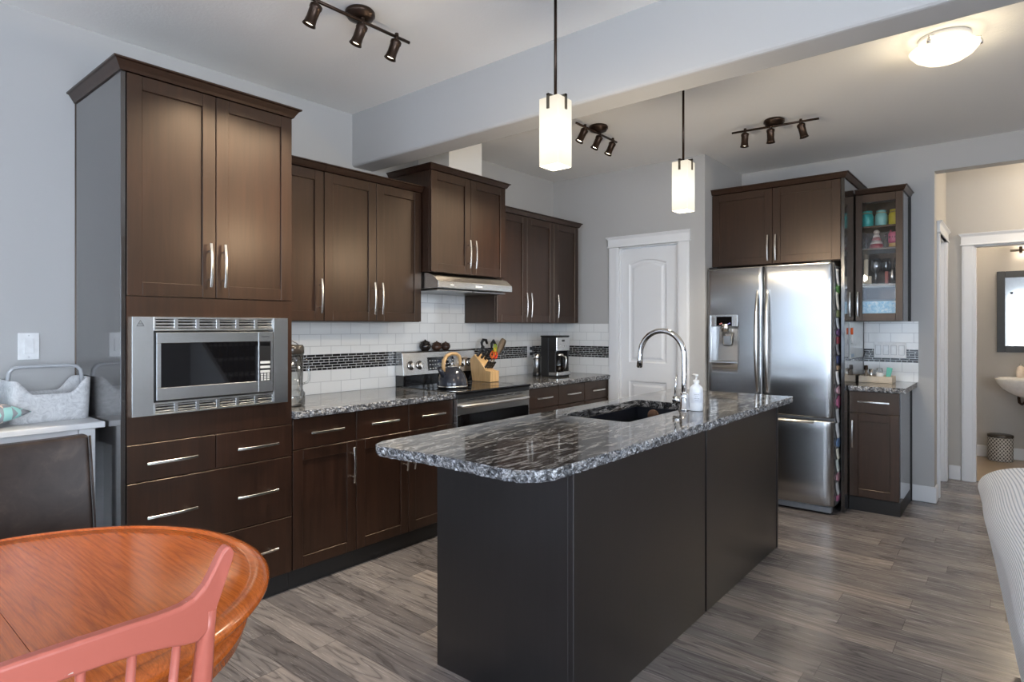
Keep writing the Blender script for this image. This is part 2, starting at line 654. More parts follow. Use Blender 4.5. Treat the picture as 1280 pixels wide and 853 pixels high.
def thing(name, label, cat, loc, rz=0., group=None):
    o = D.objects.new(name, None)
    o.empty_display_size = .1
    COL.objects.link(o)
    o.location = loc
    o.rotation_euler = (0, 0, rz)
    return tag(o, label, cat, group)


def struct(o):
    o['kind'] = 'structure'
    return o


def copy_tree(o, parent=None):
    c = o.copy()
    COL.objects.link(c)
    c.parent = parent
    for ch in list(o.children):
        copy_tree(ch, c)
    return c


def basis(o, u, n):
    """local (a, b, c) -> o + a*u + b*z + c*n"""
    u = Vector(u)
    n = Vector(n)
    return Matrix(((u.x, 0, n.x, o[0]), (u.y, 0, n.y, o[1]), (u.z, 1, n.z, o[2]), (0, 0, 0, 1)))


def shaker(mb, w, h, t=.02, rail=.058, rec=.009):
    """shaker front in a-b plane, c = outward; back at c=0"""
    mb.box(0, rail, 0, h, 0, t)
    mb.box(w - rail, w, 0, h, 0, t)
    mb.box(rail, w - rail, 0, rail, 0, t)
    mb.box(rail, w - rail, h - rail, h, 0, t)
    mb.box(rail - .002, w - rail + .002, rail - .002, h - rail + .002, .001, t - rec)


def pull(T, a, b, c, L=.20, vert=True, parent=None, name='handle'):
    """curved satin bar pull centred at (a, b) on a front whose face is at depth c"""
    mb = MB(T)
    N = 12
    pts = []
    for i in range(N + 1):
        t = i / N * 2 - 1
        d = c + .024 + .010 * (1 - t * t)
        q = t * L / 2
        pts.append((q, d))
    hw, ht = .0055, .0035
    rows = []
    for q, d in pts:
        if vert:
            rows.append([(a - hw, b + q, d - ht), (a + hw, b + q, d - ht), (a + hw, b + q, d + ht), (a - hw, b + q, d + ht)])
        else:
            rows.append([(a + q, b - hw, d - ht), (a + q, b + hw, d - ht), (a + q, b + hw, d + ht), (a + q, b - hw, d + ht)])
    V = mb.grid(rows, False, True)
    mb.f(V[0])
    mb.f(V[-1])
    for q in (-.064 * L / .2, .064 * L / .2):
        if vert:
            mb.cyl((a, b + q, c), (a, b + q, c + .030), .005, n=10)
        else:
            mb.cyl((a + q, b, c), (a + q, b, c + .030), .005, n=10)
    return mb.build(name, M['nickel'], parent, .001)


def front(name, T, a0, a1, b0, b1, parent, mat, slab=False, handles=(), t=.02, rail=.058):
    """door or drawer front; handles = [(a, b, vertical, length)] in the same frame"""
    mb = MB(T @ Matrix.Translation((a0, b0, 0)))
    if slab:
        mb.box(0, a1 - a0, 0, b1 - b0, 0, t)
    else:
        shaker(mb, a1 - a0, b1 - b0, t, rail)
    d = mb.build(name, mat, parent, .0016)
    for (a, b, vert, L) in handles:
        pull(T, a, b, t, L, vert, d)
    return d


def crown(T, a0, a1, dep, b0, h, parent, out=.035, left=True, right=True, mat=None):
    """angled crown moulding around the front (and sides) of a cabinet top; depth dep behind c=0"""
    mb = MB(T)
    prof = [(0, 0), (.006, 0), (.012, h * .25), (out * .75, h * .78), (out, h * .84), (out, h), (0, h)]
    al = a0
    ar = a1
    loops = []
    for (o, z) in prof:
        pts = []
        if left:
            pts += [(al - o, b0 + z, -dep)]
        pts += [(al - (o if left else 0), b0 + z, o), (ar + (o if right else 0), b0 + z, o)]
        if right:
            pts += [(ar + o, b0 + z, -dep)]
        loops.append(pts)
    V = mb.grid(loops + [loops[0]], False)
    for e in (0, -1):
        mb.f([V[i][e] for i in range(len(prof))])
    # top cover
    mb.box(al + .001, ar - .001, b0 + .002, b0 + h * .6, -dep, -.001)
    return mb.build('crown_molding', mat or M['wood'], parent)


def carcass(mb, x0, x1, y0, y1, z0, z1, open_axis=None, t=.018):
    mb.box(x0, x1, y0, y1, z0, z1)

# ------------------------------------------------------------------ the setting
def slab(name, boxes, mat, bevel=0., seg=1):
    mb = MB()
    for b in boxes:
        mb.box(*b)
    return struct(mb.build(name, mat, None, bevel, seg))


slab('floor', [(-.12, 6.72, -3.5, 6.66, -.1, 0)], M['floor'])
slab('floor_bathroom', [(2.9, 5.2, 6.66, 8.1, -.1, .002)], M['tanfloor'])
slab('ceiling', [(-.12, 6.72, -3.5, 2.46, 2.77, 2.87)], M['ceil'])
slab('ceiling_kitchen', [(-.12, 6.72, 2.63, 6.75, 2.735, 2.87)], M['ceil'])
slab('ceiling_bathroom', [(2.9, 5.2, 6.722, 8.1, 2.45, 2.6)], M['ceil'])
slab('trim_beam', [(-.11, 6.71, 2.455, 2.637, 2.418, 2.9)], M['wall'], .018, 3)
slab('trim_chase', [(.001, .33, 3.036, 3.380, 2.40, 2.80)], M['ceil'])
slab('wall_left', [(-.12, 0, -3.5, 5.8, 0, 2.9)], M['wall'])
slab('wall_back', [(0, .717, 4.76, 4.88, 0, 2.8), (1.274, 1.50, 4.76, 4.88, 0, 2.8), (.717, 1.274, 4.76, 4.88, 2.046, 2.8)], M['wall'])
slab('wall_jog', [(1.38, 1.50, 4.88, 5.73, 0, 2.8)], M['wall'])
slab('wall_back_right', [(1.50, 2.95, 5.61, 5.73, 0, 2.8), (2.95, 4.45, 5.61, 5.73, 2.528, 2.8), (4.45, 6.72, 5.61, 5.73, 0, 2.8)], M['wall'])
slab('wall_hall_left', [(2.83, 2.95, 5.73, 5.86, 0, 2.8), (2.83, 2.95, 6.46, 6.6, 0, 2.8), (2.83, 2.95, 5.86, 6.46, 2.08, 2.8)], M['wall_warm'])
slab('wall_hall_back', [(2.83, 3.15, 6.6, 6.72, 0, 2.8), (3.95, 5.2, 6.6, 6.72, 0, 2.8), (3.15, 3.95, 6.6, 6.72, 2.047, 2.8)], M['wall_warm'])
slab('wall_hall_right', [(5.08, 5.2, 5.73, 8.1, 0, 2.8)], M['wall_warm'])
slab('wall_bathroom', [(2.9, 5.2, 7.95, 8.07, 0, 2.6), (2.88, 3.0, 6.72, 8.07, 0, 2.6)], M['wall_warm'])
# walls behind the camera with their window openings
slab('wall_front', [(-.12, .45, -3.5, -3.38, 0, 2.9), (2.85, 3.30, -3.5, -3.38, 0, 2.9), (5.30, 6.72, -3.5, -3.38, 0, 2.9),
                    (.45, 2.85, -3.5, -3.38, 2.2, 2.9), (3.30, 5.30, -3.5, -3.38, 2.2, 2.9), (3.30, 5.30, -3.5, -3.38, 0, .5)], M['wall'])
slab('wall_right', [(6.6, 6.72, -3.5, -2.1, 0, 2.9), (6.6, 6.72, .9, 5.73, 0, 2.9), (6.6, 6.72, -2.1, .9, 2.25, 2.9), (6.6, 6.72, -2.1, .9, 0, .65)], M['wall'])


def win(name, boxes):
    return slab(name, boxes, M['white'], .003)


win('window_1', [(.45, .52, -3.47, -3.40, .02, 2.2), (2.78, 2.85, -3.47, -3.40, .02, 2.2), (1.60, 1.70, -3.47, -3.40, .02, 2.2), (.45, 2.85, -3.47, -3.40, 2.13, 2.2), (.45, 2.85, -3.47, -3.40, .0, .08)])
win('window_2', [(3.30, 3.37, -3.47, -3.40, .5, 2.2), (5.23, 5.30, -3.47, -3.40, .5, 2.2), (4.26, 4.34, -3.47, -3.40, .5, 2.2), (3.30, 5.30, -3.47, -3.40, 2.13, 2.2), (3.30, 5.30, -3.47, -3.40, .5, .57)])
win('window_3', [(6.62, 6.69, -2.1, -2.03, .65, 2.25), (6.62, 6.69, .83, .9, .65, 2.25), (6.62, 6.69, -.65, -.55, .65, 2.25), (6.62, 6.69, -2.1, .9, 2.18, 2.25), (6.62, 6.69, -2.1, .9, .65, .72)])
# backsplash tile
slab('trim_backsplash', [(.0005, .008, 1.662, 4.751, .9145, 1.372), (.0005, .008, 2.77, 3.524, 1.372, 1.70)], M['tile_y'])
slab('trim_backsplash_return', [(.0085, .622, 4.752, 4.7595, .9145, 1.372)], M['tile_x'])
slab('trim_mosaic_band', [(.0082, .0095, 1.662, 4.7505, 1.064, 1.1675)], M['mos_y'])
slab('trim_mosaic_band_return', [(.0098, .621, 4.7505, 4.7518, 1.064, 1.1675)], M['mos_x'])
slab('trim_backsplash_bar', [(2.482, 2.85, 5.602, 5.6095, .9145, 1.384)], M['tile_x'])
slab('trim_mosaic_band_bar', [(2.482, 2.849, 5.6006, 5.6018, 1.064, 1.1675)], M['mos_x'])


def baseboard(name, boxes):
    return slab(name, boxes, M['white'], .006, 2)


baseboard('baseboard_right', [(2.80, 2.965, 5.596, 5.6095, .0005, .125), (2.9505, 2.965, 5.6095, 5.73, .0005, .125)])
baseboard('baseboard_hall', [(2.97, 3.055, 6.587, 6.5995, .0005, .125)])
baseboard('baseboard_bathroom', [(3.0, 5.08, 7.936, 7.9495, .0025, .12)])
baseboard('baseboard_left', [(.0005, .014, -3.37, .885, .0005, .125)])
baseboard('baseboard_far', [(4.45, 6.59, 5.596, 5.6095, .0005, .125)])


# pantry door: casing and arched two-panel leaf
def casing(name, T, a0, a1, ztop, wl=.072, wr=.072, hh=.095):
    """door casing round an opening a0..a1 on a wall face (c=0), with a capped head"""
    mb = MB(T)
    for (x0, x1) in ((a0 - wl, a0), (a1, a1 + wr)):
        mb.box(x0, x1, 0.0005, ztop, .0005, .016)
        mb.box(x0 + .012, x1 - .012, 0.0005, ztop, .016, .020)
    x0, x1 = a0 - wl - .012, a1 + wr + .012
    mb.box(x0 + .006, x1 - .006, ztop, ztop + hh, .0005, .022)
    mb.box(x0, x1, ztop, ztop + .014, .0005, .028)
    n = 6
    pr = [(.022, hh * .72), (.026, hh * .8), (.036, hh * .9), (.04, hh), (.0005, hh), (.0005, hh * .72)]
    rows = [[(x0 + .006 - (d - .02), ztop + z, d), (x1 - .006 + (d - .02), ztop + z, d)] for d, z in pr]
    V = mb.grid(rows + [rows[0]], False)
    mb.f([V[i][0] for i in range(len(pr))])
    mb.f([V[i][1] for i in range(len(pr))])
    # jamb lining
    mb.box(a0 - .001, a0 + .012, .0005, ztop, -.119, .0005)
    mb.box(a1 - .012, a1 + .001, .0005, ztop, -.119, .0005)
    mb.box(a0, a1, ztop - .012, ztop + .001, -.119, .0005)
    return struct(mb.build(name, M['white'], None, .002))


def panel_rings(mb, outer, depth_list, c0):
    """nested outlines (inset distances) stepping in depth: a raised door panel"""
    cx = sum(p[0] for p in outer) / len(outer)
    rows = []
    for ins, dz in depth_list:
        row = []
        xs = [p[0] for p in outer]
        ys = [p[1] for p in outer]
        mx, my = (min(xs) + max(xs)) / 2, (min(ys) + max(ys)) / 2
        hx, hy = (max(xs) - min(xs)) / 2, (max(ys) - min(ys)) / 2
        for p in outer:
            row.append((mx + (p[0] - mx) * (hx - ins) / hx, my + (p[1] - my) * (hy - ins) / hy, c0 + dz))
        rows.append(row)
    V = mb.grid(rows, False, True)
    mb.f(V[-1])


def arch_outline(x0, x1, y0, y1, rise=0., n=12):
    pts = [(x0, y0), (x1, y0)]
    for i in range(n + 1):
        t = i / n
        x = x1 + (x0 - x1) * t
        pts.append((x, y1 - rise + rise * math.sin(math.pi * t)))
    return pts


def door_leaf(name, T, a0, a1, z0, z1, panels):
    mb = MB(T)
    t = .035
    outs = [arch_outline(*p) for p in panels]
    fv = []
    bm = mb.bm

    def loop(pts, c):
        vs = [mb.v((x, y, c)) for x, y in pts]
        return vs, [bm.edges.new((vs[i], vs[(i + 1) % len(vs)])) for i in range(len(vs))]
    ov, oe = loop([(a0, z0), (a1, z0), (a1, z1), (a0, z1)], 0)
    es = list(oe)
    for p in outs:
        es += loop(p, 0)[1]
    bmesh.ops.triangle_fill(bm, edges=es, use_beauty=True)
    for p in outs:
        panel_rings(mb, p, [(0, 0), (.012, -.010), (.030, -.010), (.048, -.003)], 0)
    mb.box(a0, a1, z0, z1, -t, -.012)
    for (x0, x1, y0, y1) in ((a0, a0 + .004, z0, z1), (a1 - .004, a1, z0, z1), (a0, a1, z0, z0 + .004), (a0, a1, z1 - .004, z1)):
        mb.box(x0, x1, y0, y1, -.013, -.0005)
    return struct(mb.build(name, M['white'], None))


Tb = basis((0, 4.76, 0), (1, 0, 0), (0, -1, 0))
casing('trim_1', Tb, .717, 1.274, 2.046, .098, .098)
door_leaf('door_1', basis((0, 4.785, 0), (1, 0, 0), (0, -1, 0)), .731, 1.26, .008, 2.03,
          [(.80, 1.155, 1.03, 1.93, .035), (.80, 1.155, .15, .87, 0.)])
# hall: casing of the side door, then of the powder room
Th = basis((2.95, 0, 0), (0, 1, 0), (1, 0, 0))
casing('trim_2', Th, 5.86, 6.46, 2.08, .07, .085)
door_leaf('door_2', basis((2.915, 0, 0), (0, 1, 0), (1, 0, 0)), 5.875, 6.445, .008, 2.065,
          [(5.95, 6.37, 1.03, 1.95, .03), (5.95, 6.37, .15, .87, 0.)])
casing('trim_3', basis((0, 6.6, 0), (1, 0, 0), (0, -1, 0)), 3.15, 3.95, 2.047, .088, .088, .105)

# light switch on the left wall
sw = thing('light_switch', 'white rocker light switch on the grey wall above the felt basket', 'light switch', (0, .716, 1.255))
mb = MB()
mb.box(.0005, .007, .677, .755, 1.195, 1.316)
mb.build('plate', M['plate'], sw, .002)
mb = MB()
mb.box(.0072, .009, .699, .733, 1.222, 1.290)
mb.prism([(.009, 1.224), (.016, 1.224), (.0095, 1.288), (.009, 1.288)], .7, .732)
mb.build('rocker', M['plate'], sw, .0008)
for z in (1.207, 1.304):
    mb = MB()
    mb.cyl((.007, .716, z), (.0082, .716, z), .003, n=8)
    mb.build('screw', paint('screw_grey', (.55, .55, .55)), sw)

# ------------------------------------------------------------------ cabinets along the left wall
TY = lambda x: basis((x, 0, 0), (0, 1, 0), (1, 0, 0))      # faces +X, a = world y
TX = lambda y: basis((0, y, 0), (1, 0, 0), (0, -1, 0))     # faces -Y, a = world x

# tall cabinet with the built-in microwave niche
tc = thing('tall_cabinet', 'tall espresso cabinet at left holding the built-in microwave', 'cabinet', (.30, 1.276, 0))
mb = MB()
mb.box(.004, .588, 1.640, 1.657, .10, 2.40)
mb.box(.004, .020, .912, 1.640, .10, 2.40)
mb.box(.02, .588, .912, 1.640, .10, .118)
mb.box(.02, .588, .912, 1.640, .846, .862)
mb.box(.02, .588, .912, 1.640, 1.462, 1.478)
mb.box(.02, .588, .912, 1.640, 2.382, 2.40)
mb.build('body', M['wood'], tc)
mb = MB()
mb.box(.003, .604, .893, .9115, 0.001, 2.40)
mb.build('side_panel', M['melamine'], tc, .0012)
mb = MB()
mb.box(.004, .010, .8905, .893, .001, 2.40)
mb.build('edge_strip', M['wood'], tc)
mb = MB()
mb.box(.004, .575, .912, 1.657, .001, .0995)
mb.build('toe_kick', M['kick'], tc)
T = TY(.589)
mb = MB(T)
fa0, fa1, fz0, fz1 = .913, 1.656, .853, 1.470
ha0, ha1, hz0, hz1 = .985, 1.575, 1.005, 1.345
mb.box(fa0, ha0, fz0, fz1, 0, .018)
mb.box(ha1, fa1, fz0, fz1, 0, .018)
mb.box(ha0, ha1, fz0, hz0, 0, .018)
mb.box(ha0, ha1, hz1, fz1, 0, .018)
mb.build('filler_panel', M['wood'], tc)
front('door', T, .914, 1.2755, 1.474, 2.397, tc, M['wood'], handles=[(1.245, 1.622, True, .20)])
front('door', T, 1.2785, 1.656, 1.474, 2.397, tc, M['wood'], handles=[(1.309, 1.622, True, .20)])
front('drawer', T, .914, 1.2745, .692, .849, tc, M['wood'], True, [(1.085, .768, False, .205)])
front('drawer', T, 1.2785, 1.656, .692, .849, tc, M['wood'], True, [(1.470, .768, False, .205)])
front('drawer', T, .914, 1.656, .388, .688, tc, M['wood'], True, [(1.085, .54, False, .205), (1.470, .54, False, .205)])
front('drawer', T, .914, 1.656, .104, .384, tc, M['wood'], True, [(1.085, .25, False, .205), (1.470, .25, False, .205)])
crown(TY(.609), .893, 1.657, .605, 2.400, .045, tc, .036)

# built-in microwave
mw = thing('microwave', 'stainless built-in microwave in the tall cabinet', 'microwave', (.50, 1.276, .97))
T = TY(.6085)
mb = MB(T)
kz0, kz1, ka0, ka1 = .968, 1.386, .926, 1.622
oz0, oz1, oa0, oa1 = 1.022, 1.327, 1.008, 1.546
mb.box(ka0, oa0, kz0, kz1, 0, .022)
mb.box(oa1, ka1, kz0, kz1, 0, .022)
# louvred bands above and below the oven: solid bars between groups of slots
groups = 6
gw = (oa1 - oa0) / groups
for (z0, z1) in ((kz0, oz0), (oz1, kz1)):
    zz0, zz1 = z0 + .009, z1 - .009
    mb.box(oa0, oa1, z0, zz0, 0, .022)
    mb.box(oa0, oa1, zz1, z1, 0, .022)
    for k in range(groups + 1):
        a = oa0 + k * gw
        mb.box(max(oa0, a - .008), min(oa1, a + .008), zz0, zz1, 0, .022)
    st = (zz1 - zz0) / 6
    for k in (1, 3, 5):
        mb.box(oa0, oa1, zz0 + (k - .5 + .05) * st, zz0 + (k + .5 - .05) * st, .0, .0195)
mb.build('trim_kit', M['steel'], mw, .0008)
mb = MB(T)
mb.box(ha0 + .004, ha1 - .004, hz0 + .003, hz1 - .003, -.45, -.004)
mb.build('oven_body', M['darkgrey'], mw)
mb = MB(T)
mb.box(oa0 - .002, oa1 + .002, kz0 + .004, kz1 - .004, -.003, .002)
mb.build('vent_backing', M['black'], mw)
mb = MB(T)
da1 = oa1 - .083
f0, f1 = oz0 + .008, oz1 - .008
mb.box(oa0 + .008, da1, f0, f0 + .053, .003, .030)
mb.box(oa0 + .008, da1, f1 - .045, f1, .003, .030)
mb.box(oa0 + .008, oa0 + .026, f0 + .053, f1 - .045, .003, .030)
mb.build('door', M['steel'], mw, .001)
mb = MB(T)
mb.box(oa0 + .026, da1, f0 + .053, f1 - .045, .003, .029)
mb.build('door_window', M['blackg'], mw)
mb = MB(T)
mb.box(da1 + .0015, oa1 - .008, f0, f1, .003, .030)
pn = mb.build('control_panel', M['steel'], mw, .001)
mb = MB(T)
mb.box(da1 + .006, oa1 - .020, f0 + .053, f1 - .045, .030, .0312)
mb.build('keypad', M['black'], pn)
mb = MB(T)
ga0, ga1 = da1 + .010, oa1 - .024
for r in range(3):
    zz = f0 + .148 - r * .022
    mb.box(ga0, ga1, zz - .012, zz, .0312, .0318)
for r in range(5):
    for c in range(3):
        a = ga0 + (ga1 - ga0) * (c + .5) / 3
        z = f0 + .092 - r * .0085
        mb.box(a - .006, a + .006, z - .0028, z + .0028, .0312, .0318)
mb.build('key', paint('key_grey', (.55, .55, .54)), pn)
mb = MB(T)
mb.box(ga0, ga1, f1 - .068, f1 - .050, .0312, .0316)
mb.build('display', M['blackg'], pn)


def text(name, s, size, T, a, b, c, mat, parent, depth=.0006):
    cu = D.curves.new(name, 'FONT')
    cu.body = s
    cu.size = size
    cu.extrude = depth
    cu.align_x = 'CENTER'
    cu.align_y = 'CENTER'
    to = D.objects.new(name + '_curve', cu)
    COL.objects.link(to)
    dg = bpy.context.evaluated_depsgraph_get()
    me = D.meshes.new_from_object(to.evaluated_get(dg))
    D.objects.remove(to)
    D.curves.remove(cu)
    o = D.objects.new(name, me)
    me.transform(T @ Matrix.Translation((a, b, c)))
    me.transform(world(parent).inverted())
    me.materials.clear()
    me.materials.append(mat)
    COL.objects.link(o)
    o.parent = parent
    return o


text('lettering', 'Panasonic', .0095, T, (da1 + oa1 - .008) / 2, f1 - .022, .0302, M['black'], pn)
mb = MB(T)
ax, az, L = .957, 1.358, .013
tri = [Vector((ax - L, az - L * .8)), Vector((ax + L, az - L * .8)), Vector((ax, az + L))]
for i in range(3):
    p, q = tri[i], tri[(i + 1) % 3]
    mb.tube([(p.x, p.y, .0225), (q.x, q.y, .0225)], .0008, 6)
for k in (-.004, 0, .004):
    mb.tube([(ax + k, az - .006, .0225), (ax + k + .001, az - .002, .0225), (ax + k, az + .002, .0225)], .0006, 6)
mb.build('warning_mark', M['black'], mw)


# wall cabinets
def wall_cab(name, label, y0, y1, z0, z1, xf, doors, crown_h=.04, cl=True, cr=True, out=.03, extra=None):
    t = thing(name, label, 'cabinet', (.01, (y0 + y1) / 2, z0))
    mb = MB()
    mb.box(.0095, xf - .021, y0, y1, z0, z1)
    mb.build('body', M['wood'], t, .001)
    T = TY(xf - .0205)
    for (a0, a1, side) in doors:
        hx = a0 + .028 if side == 'l' else a1 - .028
        front('door', T, a0, a1, z0 + .003, z1 - .003, t, M['wood'], handles=[(hx, z0 + .145, True, .20)])
    crown(TY(xf), y0, y1, xf - .011, z1, crown_h, t, out, cl, cr)
    return t


wall_cab('wall_cabinet', 'single-door espresso wall cabinet against the tall cabinet', 1.6985 - .038, 2.0115, 1.375, 2.245, .35, [(1.663, 2.0095, 'r')], cl=False, cr=False)
wall_cab('wall_cabinet', 'two-door espresso wall cabinet left of the range hood', 2.0125, 2.759, 1.375, 2.245, .35, [(2.0145, 2.3845, 'r'), (2.3875, 2.757, 'l')], cl=False, cr=False)
wall_cab('wall_cabinet', 'short raised espresso cabinet above the range hood', 2.7625, 3.527, 1.712, 2.393, .441, [(2.7645, 3.1435, 'r'), (3.1465, 3.525, 'l')], .036)
wall_cab('wall_cabinet', 'two-door espresso wall cabinet right of the range hood', 3.5305, 4.2825, 1.375, 2.245, .35, [(3.5325, 3.905, 'r'), (3.908, 4.2805, 'l')], cl=False, cr=False)
wall_cab('wall_cabinet', 'single-door espresso wall cabinet beside the pantry wall', 4.2835, 4.662, 1.375, 2.245, .35, [(4.2855, 4.660, 'l')], cl=False, cr=True)


# range hood
rh = thing('range_hood', 'stainless under-cabinet range hood above the stove', 'range hood', (.01, 3.145, 1.60))
mb = MB()
mb.prism([(.010, 1.708), (.36, 1.708), (.405, 1.704), (.445, 1.690), (.497, 1.650), (.500, 1.646), (.500, 1.606), (.480, 1.602), (.010, 1.596)], 2.772, 3.534)
mb.build('shell', M['steel'], rh, .0012)
mb = MB()
mb.box(.05, .46, 2.80, 3.14, 1.588, 1.5955)
mb.box(.05, .46, 3.15, 3.50, 1.588, 1.5955)
mb.build('filter', M['steel_d'], rh)
for b in ((2.885, 2.915, 1.622, 1.630), (3.13, 3.20, 1.620, 1.632)):
    mb = MB(TY(.5005))
    mb.box(*b, 0, .0015)
    mb.build('badge', M['plate'], rh)
for y in (2.93, 3.38):
    mb = MB()
    mb.lathe([(0, 0), (.028, 0), (.03, .006)], (.43, y, 1.590), 16)
    mb.build('lamp', M['plate'], rh)


# base cabinets
def base_cab(name, label, y0, y1, doors, drawers, parent_kick=True):
    t = thing(name, label, 'cabinet', (.30, (y0 + y1) / 2, 0))
    mb = MB()
    mb.box(.004, .588, y0, y1, .10, .875)
    mb.build('body', M['wood_low'], t, .001)
    mb = MB()
    mb.box(.004, .572, y0, y1, .001, .0995)
    mb.build('toe_kick', M['kick'], t)
    T = TY(.589)
    for (a0, a1, z0, z1) in drawers:
        front('drawer', T, a0, a1, z0, z1, t, M['wood_low'], True, [((a0 + a1) / 2, (z0 + z1) / 2, False, .20)])
    for (a0, a1, side) in doors:
        hx = a0 + .028 if side == 'l' else a1 - .028
        front('door', T, a0, a1, .104, .712, t, M['wood_low'], handles=[(hx, .582, True, .20)])
    return t


base_cab('base_cabinet', 'espresso base cabinet with one door next to the tall cabinet', 1.6595, 2.046, [(1.662, 2.0445, 'r')], [(1.662, 2.0445, .716, .872)])
base_cab('base_cabinet', 'espresso base cabinet with two doors left of the stove', 2.047, 2.800, [(2.0485, 2.4225, 'r'), (2.4255, 2.7985, 'l')], [(2.0485, 2.4225, .716, .872), (2.4255, 2.7985, .716, .872)])
for lab, y0, y1 in (('base cabinet of three drawers touching the right side of the stove', 3.568, 3.984), ('middle of the three drawer base cabinets right of the stove', 3.985, 4.366), ('base cabinet of three drawers touching the pantry wall', 4.367, 4.752)):
    base_cab('drawer_cabinet', lab, y0, y1, [], [(y0 + .002, y1 - .002, .716, .872), (y0 + .002, y1 - .002, .412, .712), (y0 + .002, y1 - .002, .104, .408)])


# granite worktops
def countertop(name, label, outline, z0, z1, rough, hole=None, step=.012):
    """slab with a chipped, chiselled edge on the sides listed in rough (indices of outline segments)"""
    rnd = random.Random(len(label))
    pts = []
    n = len(outline)
    for i in range(n):
        p, q = Vector(outline[i]), Vector(outline[(i + 1) % n])
        d = q - p
        k = max(1, int(d.length / step)) if i in rough else 1
        nrm = Vector((d.y, -d.x)).normalized()
        for j in range(k):
            pts.append((p + d * j / k, nrm if i in rough else None))
    mb = MB()
    bm = mb.bm
    levels = [z1, z1 - .004, z1 - .35 * (z1 - z0), z1 - .7 * (z1 - z0), z0]
    rows = []
    for li, z in enumerate(levels):
        row = []
        for p, nr in pts:
            if nr is None:
                row.append((p.x, p.y, z))
            else:
                o = rnd.uniform(-.0025, .0015) if li == 0 else rnd.uniform(-.005, .006) - (.006 if li == 4 else 0)
                row.append((p.x + nr.x * o, p.y + nr.y * o, z + (0 if li in (0, 4) else rnd.uniform(-.002, .002))))
        rows.append(row)
    mb.mi = 1
    V = mb.grid(rows, False, True)
    mb.mi = 0
    loops = [(V[0], z1), (V[-1], z0)]
    hv = []
    if hole:
        hv = [[mb.v((x, y, z)) for x, y in hole] for z in (z1, z0)]
        for j in range(len(hole)):
            j2 = (j + 1) % len(hole)
            mb.f([hv[0][j], hv[0][j2], hv[1][j2], hv[1][j]])
    for k, (vs, z) in enumerate(loops):
        es = []
        for i in range(len(vs)):
            e = bm.edges.get((vs[i], vs[(i + 1) % len(vs)])) or bm.edges.new((vs[i], vs[(i + 1) % len(vs)]))
            es.append(e)
        if hole:
            h = hv[k]
            for i in range(len(h)):
                e = bm.edges.get((h[i], h[(i + 1) % len(h)])) or bm.edges.new((h[i], h[(i + 1) % len(h)]))
                es.append(e)
        r = bmesh.ops.triangle_fill(bm, edges=es, use_beauty=True)
        for g in r['geom']:
            if isinstance(g, bmesh.types.BMFace):
                g.material_index = 0
    o = mb.build(name, [M['granite'], M['granite_e']])
    return tag(o, label, 'countertop')


countertop('countertop', 'black granite countertop left of the stove with chipped front edge', [(.0105, 1.6605), (.633, 1.6605), (.633, 2.800), (.0105, 2.800)], .877, .914, (1,))
countertop('countertop', 'black granite countertop right of the stove under the coffee maker', [(.0105, 3.5675), (.633, 3.5675), (.633, 4.749), (.0105, 4.749)], .877, .914, (1,))

# ------------------------------------------------------------------ stove
st = thing('stove', 'stainless electric stove with black glass cooktop', 'stove', (.33, 3.184, 0))
Y0, Y1 = 2.803, 3.565
mb = MB()
mb.box(.014, .598, Y0, Y1, .09, .899)
mb.build('body', M['darkgrey'], st, .002)
mb = MB()
mb.prism([(.10, .9005), (.645, .9005), (.656, .906), (.656, .914), (.650, .920), (.10, .920)], Y0 - .001, Y1 + .001)
ck = mb.build('cooktop', M['blackg'], st, .001)
for (x, y, r) in ((.49, 2.99, .10), (.49, 3.38, .115), (.235, 2.99, .075), (.235, 3.36, .075)):
    mb = MB()
    pts = [(x + r * math.cos(i * math.pi / 20), y + r * math.sin(i * math.pi / 20), .9203) for i in range(40)]
    mb.tube(pts, .0007, 4, closed=True)
    mb.build('burner_ring', paint('burner_grey', (.10, .10, .10)), ck)
mb = MB()
mb.box(.60, .640, Y0, Y1, .872, .8998)
mb.build('vent_band', M['black'], st, .002)
mb = MB()
mb.prism([(.014, .9005), (.095, .9005), (.100, .995), (.014, .995)], Y0 + .012, Y1 - .012)
mb.build('backguard_base', M['blackg'], st)
mb = MB()
mb.prism([(.014, .9955), (.108, .9955), (.086, 1.155), (.078, 1.165), (.014, 1.165)], Y0 + .008, Y1 - .008)
bg = mb.build('backguard', M['steel'], st, .002)
nrm = Vector((.160, 0, .022)).normalized()
up = Vector((-.022, 0, .160)).normalized()
T = Matrix(((0, up.x, nrm.x, .1005), (1, up.y, nrm.y, 0), (0, up.z, nrm.z, 1.05), (0, 0, 0, 1)))
mb = MB(T)
mb.box(3.045, 3.315, -.030, .068, -.001, .002)
dp = mb.build('display_panel', M['blackg'], bg, .001)
mb = MB(T)
mb.box(3.14, 3.20, .025, .050, .002, .0025)
mb.build('clock_window', paint('clock_blue', (.02, .03, .06)), dp)
for r in range(3):
    for c in (0, 1, 2, 3, 6, 7, 8, 9):
        mb = MB(T)
        y = 3.062 + c * .026
        mb.box(y, y + .013, -.018 + r * .028, -.018 + r * .028 + .007, .002, .0026)
        mb.build('key', paint('key_grey', (.55, .55, .54)), dp)
for y in (2.885, 2.965, 3.405, 3.485):
    mb = MB(T)
    mb.lathe([(.030, 0), (.030, .004), (.024, .006), (.023, .022), (.020, .026), (0, .026)], (y, .015, .0), 20, d=(0, 0, 1))
    mb.box(y - .004, y + .004, -.008, .038, .020, .031)
    k = mb.build('knob', M['nickel'], bg, .0006)
    mb = MB(T)
    mb.lathe([(.033, .0), (.033, .002), (.029, .003), (0, .003)], (y, .015, 0), 20)
    mb.build('knob_ring', M['black'], bg)
T = TY(.6005)
mb = MB(T)
mb.box(Y0 + .001, Y1 - .001, .765, .871, 0, .040)
